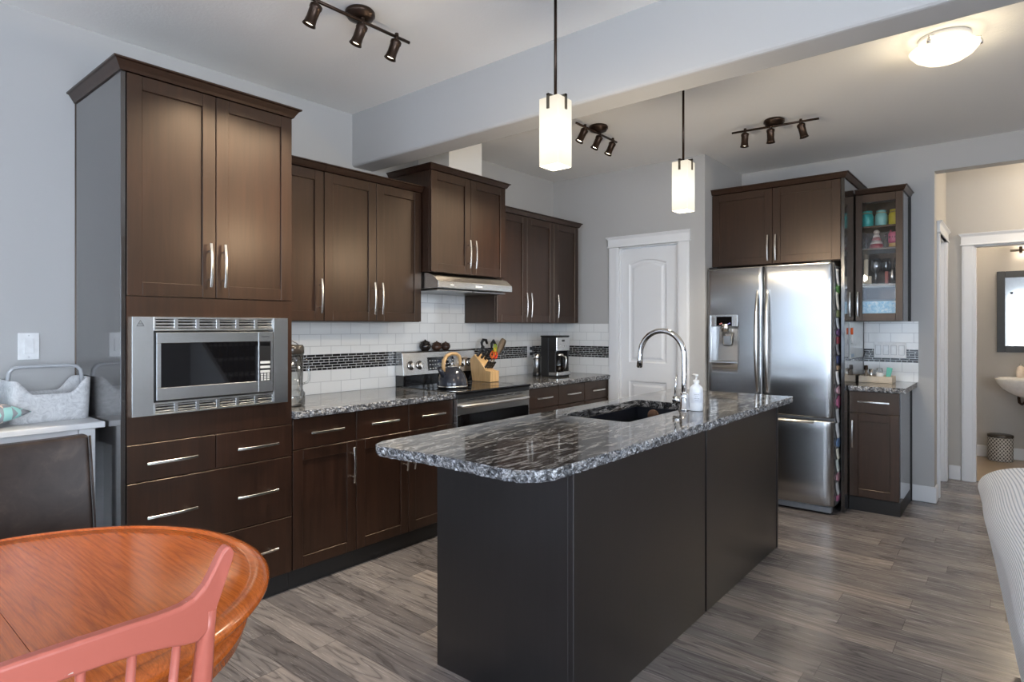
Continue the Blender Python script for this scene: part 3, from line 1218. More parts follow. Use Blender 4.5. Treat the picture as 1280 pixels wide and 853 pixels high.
mb.box(Y0 + .001, Y0 + .03, .25, .765, 0, .040)
mb.box(Y1 - .03, Y1 - .001, .25, .765, 0, .040)
mb.box(Y0 + .03, Y1 - .03, .25, .30, 0, .040)
od = mb.build('oven_door', M['steel'], st, .002)
mb = MB(T)
mb.box(Y0 + .012, Y1 - .012, .27, .764, .02, .0415)
mb.build('oven_window', M['blackg'], od)
mb = MB(T)
for y in (2.90, 3.0, 3.1, 3.2, 3.3, 3.4):
    mb.box(y, y + .075, .857, .862, .0385, .0405)
mb.build('vent_slots', M['black'], od)
mb = MB(T)
hp = [(Y0 + .035, .825, .040), (Y0 + .037, .825, .062), (Y0 + .06, .825, .076), (Y0 + .20, .825, .083), (3.184, .825, .085), (Y1 - .20, .825, .083), (Y1 - .06, .825, .076), (Y1 - .037, .825, .062), (Y1 - .035, .825, .040)]
mb.tube(hp, .0115, 12)
mb.build('handle', M['nickel'], od)
mb = MB(T)
mb.box(Y0 + .001, Y1 - .001, .095, .245, 0, .035)
mb.build('storage_drawer', M['steel'], st, .002)
mb = MB()
for x in (.08, .54):
    for y in (Y0 + .06, Y1 - .06):
        mb = MB()
        mb.cyl((x, y, .001), (x, y, .09), .018, n=12)
        mb.build('foot', M['black'], st)

# ------------------------------------------------------------------ island
isl = thing('kitchen_island', 'dark espresso kitchen island in the middle of the floor', 'kitchen island', (1.985, 2.776, 0))
mb = MB()
mb.box(1.684, 2.286, 1.70, 3.86, .0995, .115)
mb.box(1.684, 1.700, 1.70, 3.86, .115, .700)
mb.box(1.684, 1.700, 1.70, 2.40, .700, .8745)
mb.box(1.684, 1.700, 3.26, 3.86, .700, .8745)
mb.box(2.270, 2.286, 1.70, 3.86, .115, .8745)
mb.box(1.70, 2.27, 2.39, 2.406, .115, .8745)
mb.box(1.70, 2.27, 3.25, 3.266, .115, .8745)
mb.build('carcass', M['wood_isl'], isl)
mb = MB()
mb.box(1.72, 2.28, 1.70, 3.86, .001, .099)
mb.build('toe_kick', M['kick'], isl)
mb = MB()
mb.box(1.662, 2.290, 1.668, 1.690, .001, .8755)
mb.build('end_panel', M['wood_isl'], isl, .0012)
mb = MB()
mb.box(2.2905, 2.313, 1.667, 1.6905, .001, .8755)
mb.build('corner_strip', M['wood_isl'], isl, .0012)
mb = MB()
mb.box(2.287, 2.310, 1.691, 2.770, .001, .8755)
mb.build('back_panel', M['wood_isl'], isl, .0012)
mb = MB()
mb.box(2.287, 2.304, 2.771, 2.787, .001, .8755)
mb.build('batten', M['kick'], isl, .0012)
mb = MB()
mb.box(2.287, 2.310, 2.788, 3.868, .001, .8755)
mb.build('back_panel', M['wood_isl'], isl, .0012)
mb = MB()
mb.box(1.662, 2.314, 3.869, 3.888, .001, .8755)
mb.build('end_panel', M['wood_isl'], isl, .0012)
T = basis((1.6835, 0, 0), (0, 1, 0), (-1, 0, 0))
for k in range(5):
    a0 = 1.693 + k * .4345
    front('door', T, a0 + .0015, a0 + .433, .12, .70 if k in (2, 3) else .872, isl, M['wood_isl'], handles=[(a0 + (.40 if k % 2 == 0 else .03), .56, True, .20)])
# cover for the panel over the sink
mb = MB(T)
mb.box(2.406, 3.25, .704, .872, 0, .02)
mb.build('false_drawer', M['wood_isl'], isl, .0015)

out = [(1.600, 3.985), (1.600, 1.445), (1.625, 1.400), (1.668, 1.374)]
# bowed near edge to the rounded right corner
for i in range(1, 15):
    t = i / 15
    out.append((1.668 + t * (2.225 - 1.668), 1.374 + .024 * math.sin(math.pi * t) * .6 + .024 * t))
for i in range(9):
    a = -math.pi / 2 + i / 8 * math.pi / 2
    out.append((2.235 + .125 * math.cos(a), 1.525 + .125 * math.sin(a)))
out += [(2.360, 2.4), (2.372, 3.985)]
hx0, hx1, hy0, hy1 = 1.716, 2.092, 2.432, 3.224
rr = .03
hole = []
for (cx, cy, a0) in ((hx1 - rr, hy1 - rr, 0), (hx0 + rr, hy1 - rr, 90), (hx0 + rr, hy0 + rr, 180), (hx1 - rr, hy0 + rr, 270)):
    for i in range(5):
        a = R(a0 + i * 22.5)
        hole.append((cx + rr * math.cos(a), cy + rr * math.sin(a)))
countertop('countertop', 'black and white granite island top with chiselled edge and sink', out, .876, .914, tuple(range(len(out))), hole)

# sink under the cut-out
sk = thing('sink', 'black double-bowl undermount sink in the island top', 'sink', (1.904, 2.828, .68))
mb = MB()
t_ = .010
zb, zt = .690, .8750
x0, x1, y0, y1 = hx0 - .004, hx1 + .004, hy0 - .004, hy1 + .004
mb.box(x0 - t_, x0, y0 - t_, y1 + t_, zb, zt)
mb.box(x1, x1 + t_, y0 - t_, y1 + t_, zb, zt)
mb.box(x0, x1, y0 - t_, y0, zb, zt)
mb.box(x0, x1, y1, y1 + t_, zb, zt)
mb.box(x0 - t_, x1 + t_, y0 - t_, y1 + t_, zb - t_, zb)
mb.build('basin', M['sink'], sk, .003, 2)
mb = MB()
mb.prism([(2.662, zb), (2.692, zb), (2.690, .855), (2.684, .862), (2.670, .862), (2.664, .855)], x0, x1, 'x')
mb.build('divider', M['sink'], sk, .002)
for y in (2.55, 2.95):
    mb = MB()
    mb.lathe([(.045, 0), (.045, .003), (.035, .004), (.0, .002)], (1.904, y, zb + .0002), 20)
    mb.build('drain', M['chrome'], sk)
mb = MB()
mb.lathe([(0, -.011), (.030, -.011), (.034, -.004), (.034, .004), (.030, .011), (0, .011)], (1.822, 3.2150, .832), 24, d=(0, 1, 0))
tag(mb.build('scrub_sponge', paint('sponge_brown', (.10, .055, .035), .9)), 'round brown scrub sponge stuck inside the black sink', 'sponge')

# faucet
fc = thing('faucet', 'chrome gooseneck kitchen faucet on the island', 'faucet', (2.116, 2.975, .914))
mb = MB()
mb.lathe([(0, .0005), (.030, .0005), (.030, .006), (.025, .010), (.0235, .075), (.021, .085), (.0165, .092), (.0, .094)], (2.116, 2.975, .914), 24)
mb.build('base', M['chrome'], fc)
mb = MB()
P = [(2.116, 2.975, .985), (2.116, 2.975, 1.05), (2.116, 2.975, 1.12), (2.116, 2.975, 1.185)]
cx, cz, rad = 1.991, 1.192, .125
for i in range(1, 25):
    a = math.pi * i / 24
    P.append((cx + rad * math.cos(a), 2.975, cz + rad * math.sin(a) * 1.04))
P += [(1.864, 2.975, 1.165), (1.861, 2.975, 1.126)]
mb.tube(P, [.0145] * (len(P) - 4) + [.0145, .0150, .0155, .0155], 16)
mb.build('spout', M['chrome'], fc)
mb = MB()
mb.cyl((1.861, 2.975, 1.1262), (1.861, 2.975, 1.122), .0125, n=14)
mb.build('aerator', M['black'], fc)
mb = MB()
mb.tube([(2.095, 2.972, .965), (2.078, 2.970, .966), (2.060, 2.968, .966)], [.016, .0185, .0185], 16)
mb.tube([(2.068, 2.970, .972), (2.070, 2.970, 1.03), (2.078, 2.970, 1.095)], [.0048, .0045, .004], 10)
mb.build('lever', M['chrome'], fc)
# soap bottle
sb = thing('soap_bottle', 'white pump soap bottle beside the island faucet', 'soap bottle', (2.172, 2.995, .914))
mb = MB()
mb.lathe([(.0, .001), (.031, .001), (.034, .006), (.034, .105), (.031, .120), (.020, .131), (.013, .136), (.013, .142), (0, .142)], (2.172, 2.995, .914), 24)
mb.build('bottle', paint('soap_white', (.80, .83, .88), .25), sb)
mb = MB()
mb.lathe([(.033, 0), (.0345, .002), (.0345, .055), (.033, .057)], (2.172, 2.995, .955), 24)
lb = mb.build('paper_label', paint('label_pale', (.70, .73, .80), .5), sb)
for i, z in enumerate((.968, .978, .988, .998)):
    mb = MB(Matrix.Translation((2.172, 2.995, z)) @ Matrix.Rotation(R(-62), 4, 'Z'))
    w = (.010, .013, .008, .012)[i]
    for k in range(5):
        a0 = (k - 2.5) * w / .0345 / 2.5
        mb.box(.0340, .0349, a0 * .0345, a0 * .0345 + w * .28, 0, .003)
    mb.build('print_line', paint('print_grey', (.30, .32, .38)), lb)
mb = MB()
mb.lathe([(.0145, .1425), (.0155, .144), (.0155, .156), (.006, .160), (.0045, .160), (.0045, .176), (.010, .177), (.010, .186), (0, .187)], (2.172, 2.995, .914), 18)
mb.tube([(2.172, 2.995, 1.096), (2.150, 3.010, 1.096), (2.143, 3.014, 1.091)], [.006, .005, .004], 10)
mb.build('pump', M['plate'], sb)

# ------------------------------------------------------------------ fridge
fr = thing('fridge', 'stainless french-door fridge with bottom freezer', 'fridge', (1.972, 5.2, 0))
FX0, FX1 = 1.512, 2.432
mb = MB()
mb.box(FX0 + .004, FX1 - .002, 4.832, 5.585, .055, 1.785)
mb.build('body', paint('fridge_side_grey', (.20, .20, .205), .4), fr, .003)


def fdoor_mb(x0, x1, z0, z1, rl, rr):
    """slightly bowed door, rl/rr = rounding at left/right edge"""
    mb = MB()
    xc, hw = 1.972, .46
    cols = []
    N = 28
    for i in range(N + 1):
        x = x0 + (x1 - x0) * i / N
        y = 4.742 + .026 * ((x - xc) / hw) ** 2
        for (e, r) in ((x0, rl), (x1, rr)):
            d = abs(x - e)
            if d < r:
                y += r * .55 * (1 - math.sqrt(max(0, 1 - ((r - d) / r) ** 2)))
        cols.append((x, y))
    rows = []
    for (dz, dy) in ((0, .006), (.004, .001), (.010, 0)):
        rows.append([(x, y + dy, z0 + dz) for x, y in cols])
    for k in range(1, 8):
        z = z0 + .01 + (z1 - z0 - .02) * k / 8
        rows.append([(x, y, z) for x, y in cols])
    for (dz, dy) in ((-.010, 0), (-.004, .001), (0, .006)):
        rows.append([(x, y + dy, z1 + dz) for x, y in cols])
    back = [(x, 4.826) for x, _ in cols]
    V = mb.grid(rows)
    B0 = [mb.v((x, 4.826, z0)) for x, _ in cols]
    B1 = [mb.v((x, 4.826, z1)) for x, _ in cols]
    for j in range(len(cols) - 1):
        mb.f([V[0][j], V[0][j + 1], B0[j + 1], B0[j]])
        mb.f([V[-1][j], V[-1][j + 1], B1[j + 1], B1[j]])
        mb.f([B0[j], B0[j + 1], B1[j + 1], B1[j]])
    for j in (0, -1):
        mb.f([r[j] for r in V] + [B1[j], B0[j]])
    return mb


dl = fdoor_mb(FX0, 1.9555, .690, 1.803, .035, .012).build('door', M['steel_f'], fr)
dr = fdoor_mb(1.9605, FX1, .690, 1.803, .012, .035).build('door', M['steel_f'], fr)
fz = fdoor_mb(FX0, FX1, .062, .668, .035, .035).build('freezer_drawer', M['steel_f'], fr)
# water dispenser cut into the left door
cut = MB()
cut.box(1.556, 1.766, 4.70, 4.805, 1.072, 1.345)
co = cut.build('cutter', M['black'])
bo = dl.modifiers.new('cut', 'BOOLEAN')
bo.object = co
bo.operation = 'DIFFERENCE'
bo.solver = 'EXACT'
dg = bpy.context.evaluated_depsgraph_get()
me = D.meshes.new_from_object(dl.evaluated_get(dg))
dl.modifiers.clear()
dl.data = me
D.objects.remove(co)


def fy(x):
    return 4.742 + .026 * ((x - 1.972) / .46) ** 2


Tf = basis((0, fy(1.66), 0), (1, 0, 0), (0, -1, 0))
mb = MB(Tf)
mb.box(1.538, 1.556, 1.056, 1.438, -.008, .009)
mb.box(1.766, 1.784, 1.056, 1.438, -.008, .007)
mb.box(1.556, 1.766, 1.056, 1.073, -.008, .008)
mb.box(1.556, 1.766, 1.345, 1.438, -.008, .008)
df = mb.build('dispenser_frame', M['steel'], dl, .003, 2)
mb = MB(Tf)
mb.box(1.600, 1.722, 1.350, 1.424, .008, .0105)
ds = mb.build('dispenser_display', M['blackg'], df, .002)
for (x, z, c, n) in ((1.625, 1.362, (.6, .05, .04), 'red_light'), (1.690, 1.362, (.15, .12, .6), 'blue_light')):
    mb = MB(Tf)
    for k in range(2):
        mb.box(x + k * .012, x + k * .012 + .008, z + k * .006, z + .006 + k * .006, .0105, .011)
    mb.build(n, m_emit(n, c, .8), ds)
for x in (1.562, 1.735):
    mb = MB(Tf)
    mb.box(x, x + .028, 1.352, 1.422, .008, .0105)
    mb.build('button_panel', M['nickel'], df, .002)
yb = fy(1.66)
mb = MB()
mb.prism([(yb + .055, 1.345), (yb + .05, 1.345), (yb + .004, 1.074), (yb + .055, 1.074)], 1.605, 1.764, 'x')
mb.build('dispenser_chute', M['steel'], df, .002)
mb = MB()
mb.lathe([(.032, -.03), (.036, 0), (.036, .03)], (1.664, yb + .016, 1.335), 20)
mb.build('nozzle', M['nickel'], df)
mb = MB()
mb.tube([(1.640, yb + .020, 1.30), (1.650, yb + .006, 1.205), (1.655, yb + .004, 1.20), (1.705, yb + .004, 1.20), (1.712, yb + .006, 1.21), (1.716, yb + .020, 1.30)], .006, 8)
mb.box(1.652, 1.708, yb + .008, yb + .014, 1.205, 1.27)
mb.build('paddle', M['steel_d'], df)
# handles
for (x, par) in ((1.921, dl), (1.995, dr)):
    rows = []
    N = 24
    mb = MB()
    for i in range(N + 1):
        t = i / N * 2 - 1
        z = 1.235 + t * .385
        s = 1 - abs(t) ** 2.2
        w = .009 + .007 * s
        y = fy(x) - .012 - .045 * s
        rows.append([(x - w, y + .006, z), (x - w * .6, y - .006, z), (x + w * .6, y - .006, z), (x + w, y + .006, z), (x, y + .012, z)])
    V = mb.grid(rows, True, True)
    mb.f(V[0])
    mb.f(V[-1])
    for z in (1.235 - .37, 1.235 + .37):
        mb.box(x - .009, x + .009, fy(x) - .018, fy(x) + .001, z - .018, z + .018)
    mb.build('handle', M['nickel'], par)
mb = MB()
rows = []
for i in range(25):
    x = 1.64 + (2.31 - 1.64) * i / 24
    s = 1 - abs(i / 12 - 1) ** 6
    y = fy(x) - .006 - .030 * s
    rows.append([(x, y + .012, .648), (x, y - .008, .648), (x, y - .010, .660), (x, y - .006, .668), (x, y + .012, .668)])
V = mb.grid(rows, False, True)
mb.f(V[0])
mb.f(V[-1])
for x in (1.655, 2.295):
    mb.box(x - .012, x + .012, fy(x) - .015, fy(x) + .002, .648, .668)
mb.build('handle', M['nickel'], fz, .002)
mb = MB()
mb.box(FX0 + .02, FX1 - .015, 4.775, 4.83, .012, .056)
mb.build('base_grille', paint('grille_grey', (.22, .24, .27)), fr, .004)
for x in (FX0 + .05, FX1 - .05):
    mb = MB()
    mb.cyl((x, 4.80, .0008), (x, 4.80, .013), .02, n=12)
    mb.build('foot', M['black'], fr)
    mb = MB()
    mb.box(x - .035, x + .035, 4.775, 4.86, 1.8035, 1.818)
    mb.build('hinge_cover', M['black'], fr, .003)

# magnets and notes along the right side of the fridge
mags = [('fridge_note', 'white paper note', (.75, .75, .72), 1.70, .085, 'topmost on the fridge side'),
        ('fridge_magnet', 'bright green magnet', (.14, .50, .06), 1.622, .05, 'second from the top on the fridge side'),
        ('fridge_note', 'cream strip note', (.72, .70, .60), 1.530, .09, 'under the green magnet on the fridge side'),
        ('fridge_magnet', 'olive green magnet', (.30, .34, .08), 1.438, .05, 'under the cream strip on the fridge side'),
        ('fridge_note', 'pale blue note', (.50, .58, .66), 1.368, .055, 'below the olive magnet on the fridge side'),
        ('fridge_magnet', 'purple magnet', (.22, .06, .30), 1.302, .038, 'first purple one down the fridge side'),
        ('fridge_magnet', 'crimson magnet', (.45, .02, .05), 1.246, .048, 'just below the purple magnet on the fridge side'),
        ('fridge_note', 'grey photo print', (.24, .24, .28), 1.178, .055, 'below the crimson magnet on the fridge side'),
        ('fridge_magnet', 'navy magnet', (.03, .05, .20), 1.106, .055, 'about worktop height on the fridge side'),
        ('fridge_magnet', 'orange and tan magnet', (.55, .30, .12), 1.046, .03, 'just under the navy magnet on the fridge side'),
        ('fridge_note', 'small white card', (.74, .74, .76), .976, .065, 'below the tan magnet on the fridge side'),
        ('fridge_magnet', 'pale pink magnet', (.75, .35, .45), .884, .045, 'above the magenta flower magnet on the fridge side'),
        ('fridge_magnet', 'magenta flower magnet', (.55, .05, .22), .798, .065, 'above the freezer gap on the fridge side'),
        ('fridge_note', 'grey striped note', (.42, .43, .45), .700, .07, 'level with the freezer gap on the fridge side'),
        ('fridge_note', 'light grey ticket', (.55, .56, .58), .596, .075, 'below the freezer gap on the fridge side'),
        ('fridge_magnet', 'blue magnet', (.08, .22, .50), .505, .05, 'only bright blue one beside the freezer drawer'),
        ('fridge_note', 'yellowish note', (.70, .68, .52), .425, .05, 'under the blue magnet on the fridge side'),
        ('fridge_note', 'pale green note', (.52, .60, .54), .340, .06, 'between the yellowish note and rose magnet'),
        ('fridge_magnet', 'rose magnet', (.65, .25, .34), .258, .05, 'beside the lower part of the freezer drawer'),
        ('fridge_note', 'silver grey card', (.48, .49, .50), .176, .06, 'second from the bottom on the fridge side'),
        ('fridge_magnet', 'hot pink magnet', (.70, .10, .32), .106, .04, 'lowest on the fridge side')]
rm = random.Random(3)
for (nm, look, colr, z, h, where) in mags:
    w = .115 + rm.random() * .04
    y = 4.838 + rm.random() * .008
    h = h * 1.42
    g_ = sum(colr) / 3
    colr = tuple(g_ + (c - g_) * .62 for c in colr)
    dx = .004 if nm == 'fridge_note' else .010
    mb = MB()
    if nm == 'fridge_note':
        # paper curling away from the door at its free edge
        rows = []
        for i in range(7):
            zz = z - h / 2 + h * i / 6
            c = .012 * (1 - i / 6) ** 2
            rows.append([(2.4335 + c, y, zz), (2.4335 + c * .8, y + w, zz)])
        mb.grid(rows)
        o = mb.build(nm, paint('note_' + look, colr, .7), None, 0, solid=.0012)
    else:
        n = rm.choice((4, 4, 4, 6, 7))
        pts = [(y + w / 2 + (w / 2) * math.cos(2 * math.pi * (i + .5) / n), z + (h / 2) * math.sin(2 * math.pi * (i + .5) / n)) for i in range(n)]
        mb.prism(pts, 2.4318, 2.4318 + dx, 'x')
        o = mb.build(nm, paint('magnet_' + look, colr, .4), None, .002)
    tag(o, look + ', ' + where, 'magnet' if nm == 'fridge_magnet' else 'note', 'magnets and notes on the fridge side')

# cabinet over the fridge with the tall side panel
fcb = thing('fridge_cabinet', 'two-door espresso cabinet above the fridge with tall side panel', 'cabinet', (1.98, 5.25, 0))
mb = MB()
mb.box(1.503, 2.4545, 4.921, 5.605, 1.83, 2.42)
mb.build('body', M['wood'], fcb, .001)
mb = MB()
mb.box(2.455, 2.478, 4.903, 5.606, .001, 2.42)
mb.build('side_panel', M['melamine'], fcb, .0012)
T = TX(4.9205)
front('door', T, 1.505, 1.9775, 1.833, 2.417, fcb, M['wood'], handles=[(1.950, 1.955, True, .20)])
front('door', T, 1.9805, 2.4525, 1.833, 2.417, fcb, M['wood'], handles=[(2.008, 1.955, True, .20)])
crown(TX(4.9), 1.504, 2.478, .70, 2.4205, .040, fcb, .032, False, True)

# bar base cabinet
bc = thing('base_cabinet', 'narrow espresso base cabinet with one drawer right of the fridge', 'cabinet', (2.64, 5.33, 0))
mb = MB()
mb.box(2.4815, 2.7985, 5.052, 5.594, .10, .875)
mb.build('body', M['wood_low'], bc)
mb = MB()
mb.box(2.799, 2.804, 5.033, 5.5945, .10, .875)
mb.build('side_panel', M['melamine'], bc)
mb = MB()
mb.box(2.4815, 2.803, 5.036, 5.592, .001, .0995)
mb.build('toe_kick', M['kick'], bc)
mb = MB()
mb.box(2.799, 2.811, 5.5805, 5.594, .001, .875)
mb.build('edge_strip', M['kick'], bc)
T = TX(5.0515)
front('drawer', T, 2.4835, 2.7975, .716, .872, bc, M['wood_low'], True, [(2.64, .80, False, .20)])
front('door', T, 2.4835, 2.7975, .104, .712, bc, M['wood_low'], handles=[(2.508, .560, True, .20)])
countertop('countertop', 'short granite countertop over the narrow cabinet right of the fridge', [(2.4815, 5.5995), (2.4815, 4.993), (2.840, 4.993), (2.840, 5.5995)], .877, .914, (1,))

# glass-door bar cabinet
gc = thing('glass_cabinet', 'narrow glass-door espresso cabinet of jars and glasses', 'cabinet', (2.64, 5.43, 1.385))
GX0, GX1, GZ0, GZ1 = 2.4825, 2.7925, 1.386, 2.345
mb = MB()
mb.box(GX0, GX0 + .016, 5.271, 5.604, GZ0, GZ1)
mb.box(GX0 + .016, GX1 - .016, 5.594, 5.604, GZ0, GZ1)
mb.box(GX0 + .016, GX1 - .016, 5.271, 5.594, GZ0, GZ0 + .016)
mb.box(GX0 + .016, GX1 - .016, 5.271, 5.594, GZ1 - .016, GZ1)
mb.build('body', M['wood'], gc)
mb = MB()
mb.box(GX1 - .016, GX1, 5.271, 5.604, GZ0, GZ1)
mb.build('side_panel', M['melamine'], gc)
mb = MB()
mb.box(GX1 - .001, GX1 + .010, 5.588, 5.604, GZ0, GZ1)
mb.build('edge_strip', M['kick'], gc)
shelf_z = (2.108, 1.940, 1.668)
for z in shelf_z:
    mb = MB()
    mb.box(GX0 + .017, GX1 - .017, 5.285, 5.593, z - .014, z)
    mb.build('shelf', M['wood'], gc, .001)
T = TX(5.2705)
mb = MB(T)
rl = .047
w = GX1 - GX0
for b in ((GX0 + .002, GX0 + rl, GZ0 + .002, GZ1 - .002), (GX1 - rl, GX1 - .002, GZ0 + .002, GZ1 - .002), (GX0 + rl, GX1 - rl, GZ0 + .002, GZ0 + .058), (GX0 + rl, GX1 - rl, GZ1 - .062, GZ1 - .002)):
    mb.box(*b, .0005, .0205)
gd = mb.build('door', M['wood'], gc, .0015)
mb = MB(T)
mb.box(GX0 + rl - .004, GX1 - rl + .004, GZ0 + .054, GZ1 - .058, .007, .010)
mb.build('glass_pane', M['glass'], gd)
pull(T, GX0 + .022, 1.515, .0205, .19, True, gd)
crown(TX(5.25), GX0 + .001, GX1, .352, GZ1 + .0005, .038, gc, .03, False, True)

# ------------------------------------------------------------------ things on the worktops
# kettle on the stove
kt = thing('kettle', 'black whistling kettle with wooden handle on the stove', 'kettle', (.42, 2.98, .921))
kx, ky, kz = .42, 2.98, .9212
mb = MB()
mb.lathe([(0, .0), (.098, .0), (.104, .006), (.106, .022), (.101, .055), (.086, .095), (.062, .126), (.040, .140), (.038, .143), (0, .144)], (kx, ky, kz), 32)
mb.build('body', paint('kettle_black', (.030, .032, .042), .14), kt)
mb = MB()
mb.lathe([(.1035, .004), (.1075, .008), (.1080, .014), (.1070, .018)], (kx, ky, kz), 32)
mb.build('base_band', M['nickel'], kt)
mb = MB()
mb.lathe([(.038, .1442), (.030, .150), (.010, .153), (.008, .162), (.013, .170), (.010, .178), (0, .179)], (kx, ky, kz), 20)
mb.build('lid', M['nickel'], kt)
mb = MB()
mb.tube([(kx, ky - .075, kz + .085), (kx, ky - .105, kz + .115), (kx, ky - .128, kz + .140)], [.022, .017, .013], 14)
mb.build('spout', paint('kettle_black', (.030, .032, .042), .14), kt)
mb = MB()
hp = [(-.078, .115), (-.086, .150), (-.080, .190), (-.055, .222), (-.010, .236), (.040, .232), (.068, .214), (.078, .180), (.074, .150)]
mb.tube([(kx, ky + a, kz + b) for a, b in hp], [.010, .013, .014, .013, .012, .012, .013, .012, .009], 12)
mb.build('handle', M['beech'], kt)
for s_, zz in ((-.078, .10), (.073, .12)):
    mb = MB()
    mb.tube([(kx, ky + s_ * .95, kz + zz - .01), (kx, ky + s_, kz + zz + .035)], .006, 8)
    mb.build('bracket', M['nickel'], kt)

# little pots on the stove's back ledge
for (nm, lab, y, r, h, col, ears) in (('sugar_pot', 'black two-handled little pot left on the stove ledge', 3.062, .044, .066, (.018, .014, .013), True),
                                      ('creamer_jug', 'small brown jug in the middle of the stove ledge', 3.178, .042, .056, (.055, .026, .017), False),
                                      ('small_pot', 'small brown pot with ring handle right on the stove ledge', 3.272, .037, .052, (.045, .022, .016), True)):
    t = thing(nm, lab, 'pot', (.052, y, 1.1655), 0, 'little dark pots on the stove ledge')
    z0 = 1.1656
    mb = MB()
    mb.lathe([(0, 0), (r * .55, 0), (r * .9, h * .25), (r, h * .5), (r * .85, h * .75), (r * .7, h * .85), (r * .85, h), (r * .72, h), (r * .6, h * .86), (0, h * .82)], (.052, y, z0), 22)
    mb.build('pot', paint('glaze_' + nm, col, .15), t)
    sides = (-1, 1) if ears else (1,)
    for s_ in sides:
        mb = MB()
        pts = [(.052, y + s_ * (r * .85 + .014 * math.sin(a)), z0 + h * .55 + .016 * math.cos(a)) for a in [math.pi * k / 8 for k in range(9)]]
        mb.tube(pts, .0035, 8)
        mb.build('handle', paint('glaze_' + nm, col, .15), t)
    mb = MB()
    mb.lathe([(r * .7, h * .88), (r * .5, h * 1.08), (.006, h * 1.14), (.007, h * 1.24), (0, h * 1.27)], (.052, y, z0), 18)
    mb.build('lid', paint('glaze_' + nm, col, .15), t)

# knife block with knives
kb = thing('knife_block', 'pale wooden knife block on the stove corner', 'knife block', (.245, 3.505, .921))
bz = .9212
prof = [(.160, bz), (.350, bz), (.352, bz + .082), (.300, bz + .088), (.258, bz + .140), (.182, bz + .206), (.132, bz + .165)]
mb = MB()
mb.prism(prof, 3.455, 3.555)
mb.build('block', M['beech'], kb, .003, 2)
kd = Vector((.64, 0, .77)).normalized()
kn = [('chef_knife', 'black-handled chef knife highest in the block', .195, 3.475, .193, .118, .013), ('bread_knife', 'black-handled bread knife beside the chef knife', .215, 3.500, .176, .112, .012),
      ('carving_knife', 'black-handled carving knife third from the top', .225, 3.530, .167, .110, .012),
      ('steak_knife', 'short black steak knife low in the block, nearest the kettle', .284, 3.468, .107, .078, .009), ('steak_knife', 'short black steak knife second along the lower row', .288, 3.490, .102, .078, .009),
      ('steak_knife', 'short black steak knife third along the lower row', .289, 3.512, .101, .078, .009), ('steak_knife', 'short black steak knife at the wall-away end of the lower row', .290, 3.534, .100, .078, .009)]
for (nm, lab, x, y, dz, L, w) in kn:
    p0 = Vector((x, y, bz + dz)) - kd * .012
    t = thing(nm, lab, 'knife', p0, 0, 'knives in the wooden block')
    side = Vector((-.77, 0, .64))
    TT = Matrix(((kd.x, 0, side.x, p0.x), (kd.y, 1, side.y, p0.y), (kd.z, 0, side.z, p0.z), (0, 0, 0, 1)))
    mb = MB(TT)
    mb.prism([(.014, -w * .8), (.035, -w), (L * .8, -w * .8), (L, -w * 1.05), (L, w * .7), (L * .9, w * .9), (.014, w * .9)], -.006, .006, 'y')
    mb2 = mb.build('handle', M['black'], t, .003, 2)
    mb = MB(TT)
    mb.box(-.02, .0135, -.0012, .0012, -w * .85, w * .85)
    mb.build('bolster', M['nickel'], t)
    for q in (.35, .65):
        mb = MB(TT)
        mb.lathe([(0, -.0066), (.0028, -.0066), (.0028, .0066), (0, .0066)], (L * q, 0, 0), 10, d=(0, 1, 0))
        mb.build('rivet', M['nickel'], mb2)

# crock of cooking utensils behind the block
cr = thing('utensil_crock', 'small steel crock of utensils behind the knife block', 'crock', (.105, 3.655, .914))
mb = MB()
mb.lathe([(0, .0005), (.048, .0005), (.050, .006), (.050, .150), (.047, .152), (.046, .010), (0, .008)], (.105, 3.655, .9142), 24)
mb.build('jar', M['steel'], cr)


def utensil(name, lab, cat, base, tip, r, mat):
    t = thing(name, lab, cat, base, 0, 'utensils in the crock')
    mb = MB()
    mb.tube([base, tip], [r, r * .85], 8)
    mb.build('shaft', mat, t)
    return t


b = (.105, 3.650, .930)
t = utensil('ladle', 'black ladle with hooked end standing in the crock', 'ladle', b, (.12, 3.615, 1.18), .006, M['black'])
mb = MB()
mb.tube([(.12, 3.615, 1.175), (.122, 3.606, 1.215), (.125, 3.62, 1.238), (.128, 3.65, 1.236), (.128, 3.664, 1.205)], [.007, .011, .013, .012, .009], 10)
mb.build('hook', M['black'], t)
t = utensil('wooden_spatula', 'wooden spatula leaning right in the crock', 'spatula', (.105, 3.665, .930), (.135, 3.79, 1.13), .006, paint('dark_wood_spoon', (.32, .23, .15), .6))
mb = MB()
rows = []
for k in range(9):
    s_ = k / 8
    c = Vector((.135, 3.79, 1.125)) + Vector((.012, .065, .115)) * s_
    w = .010 + .022 * math.sin(math.pi * min(1, s_ * .62 + .12)) * (1 if s_ < .93 else .7)
    perp = Vector((.25, .83, -.50)).normalized()
    nn = Vector((.9, -.2, .1)).normalized() * .004
    rows.append([c - perp * w, c - nn, c + perp * w, c + nn])
V = mb.grid(rows, True, True)
mb.f(V[0])
mb.f(V[-1])
mb.build('blade', paint('dark_wood_spoon', (.32, .23, .15), .6), t)
t = utensil('slotted_spoon', 'black spoon curving over beside the wooden spatula', 'spoon', (.107, 3.66, .930), (.125, 3.72, 1.17), .005, M['black'])
mb = MB()
mb.tube([(.125, 3.72, 1.165), (.126, 3.722, 1.205), (.127, 3.74, 1.228), (.128, 3.775, 1.19)], [.006, .012, .014, .008], 10)
mb.build('bowl', M['black'], t)
t = utensil('scissors', 'orange-handled kitchen scissors in the crock', 'scissors', (.115, 3.66, .935), (.150, 3.70, 1.09), .005, M['nickel'])
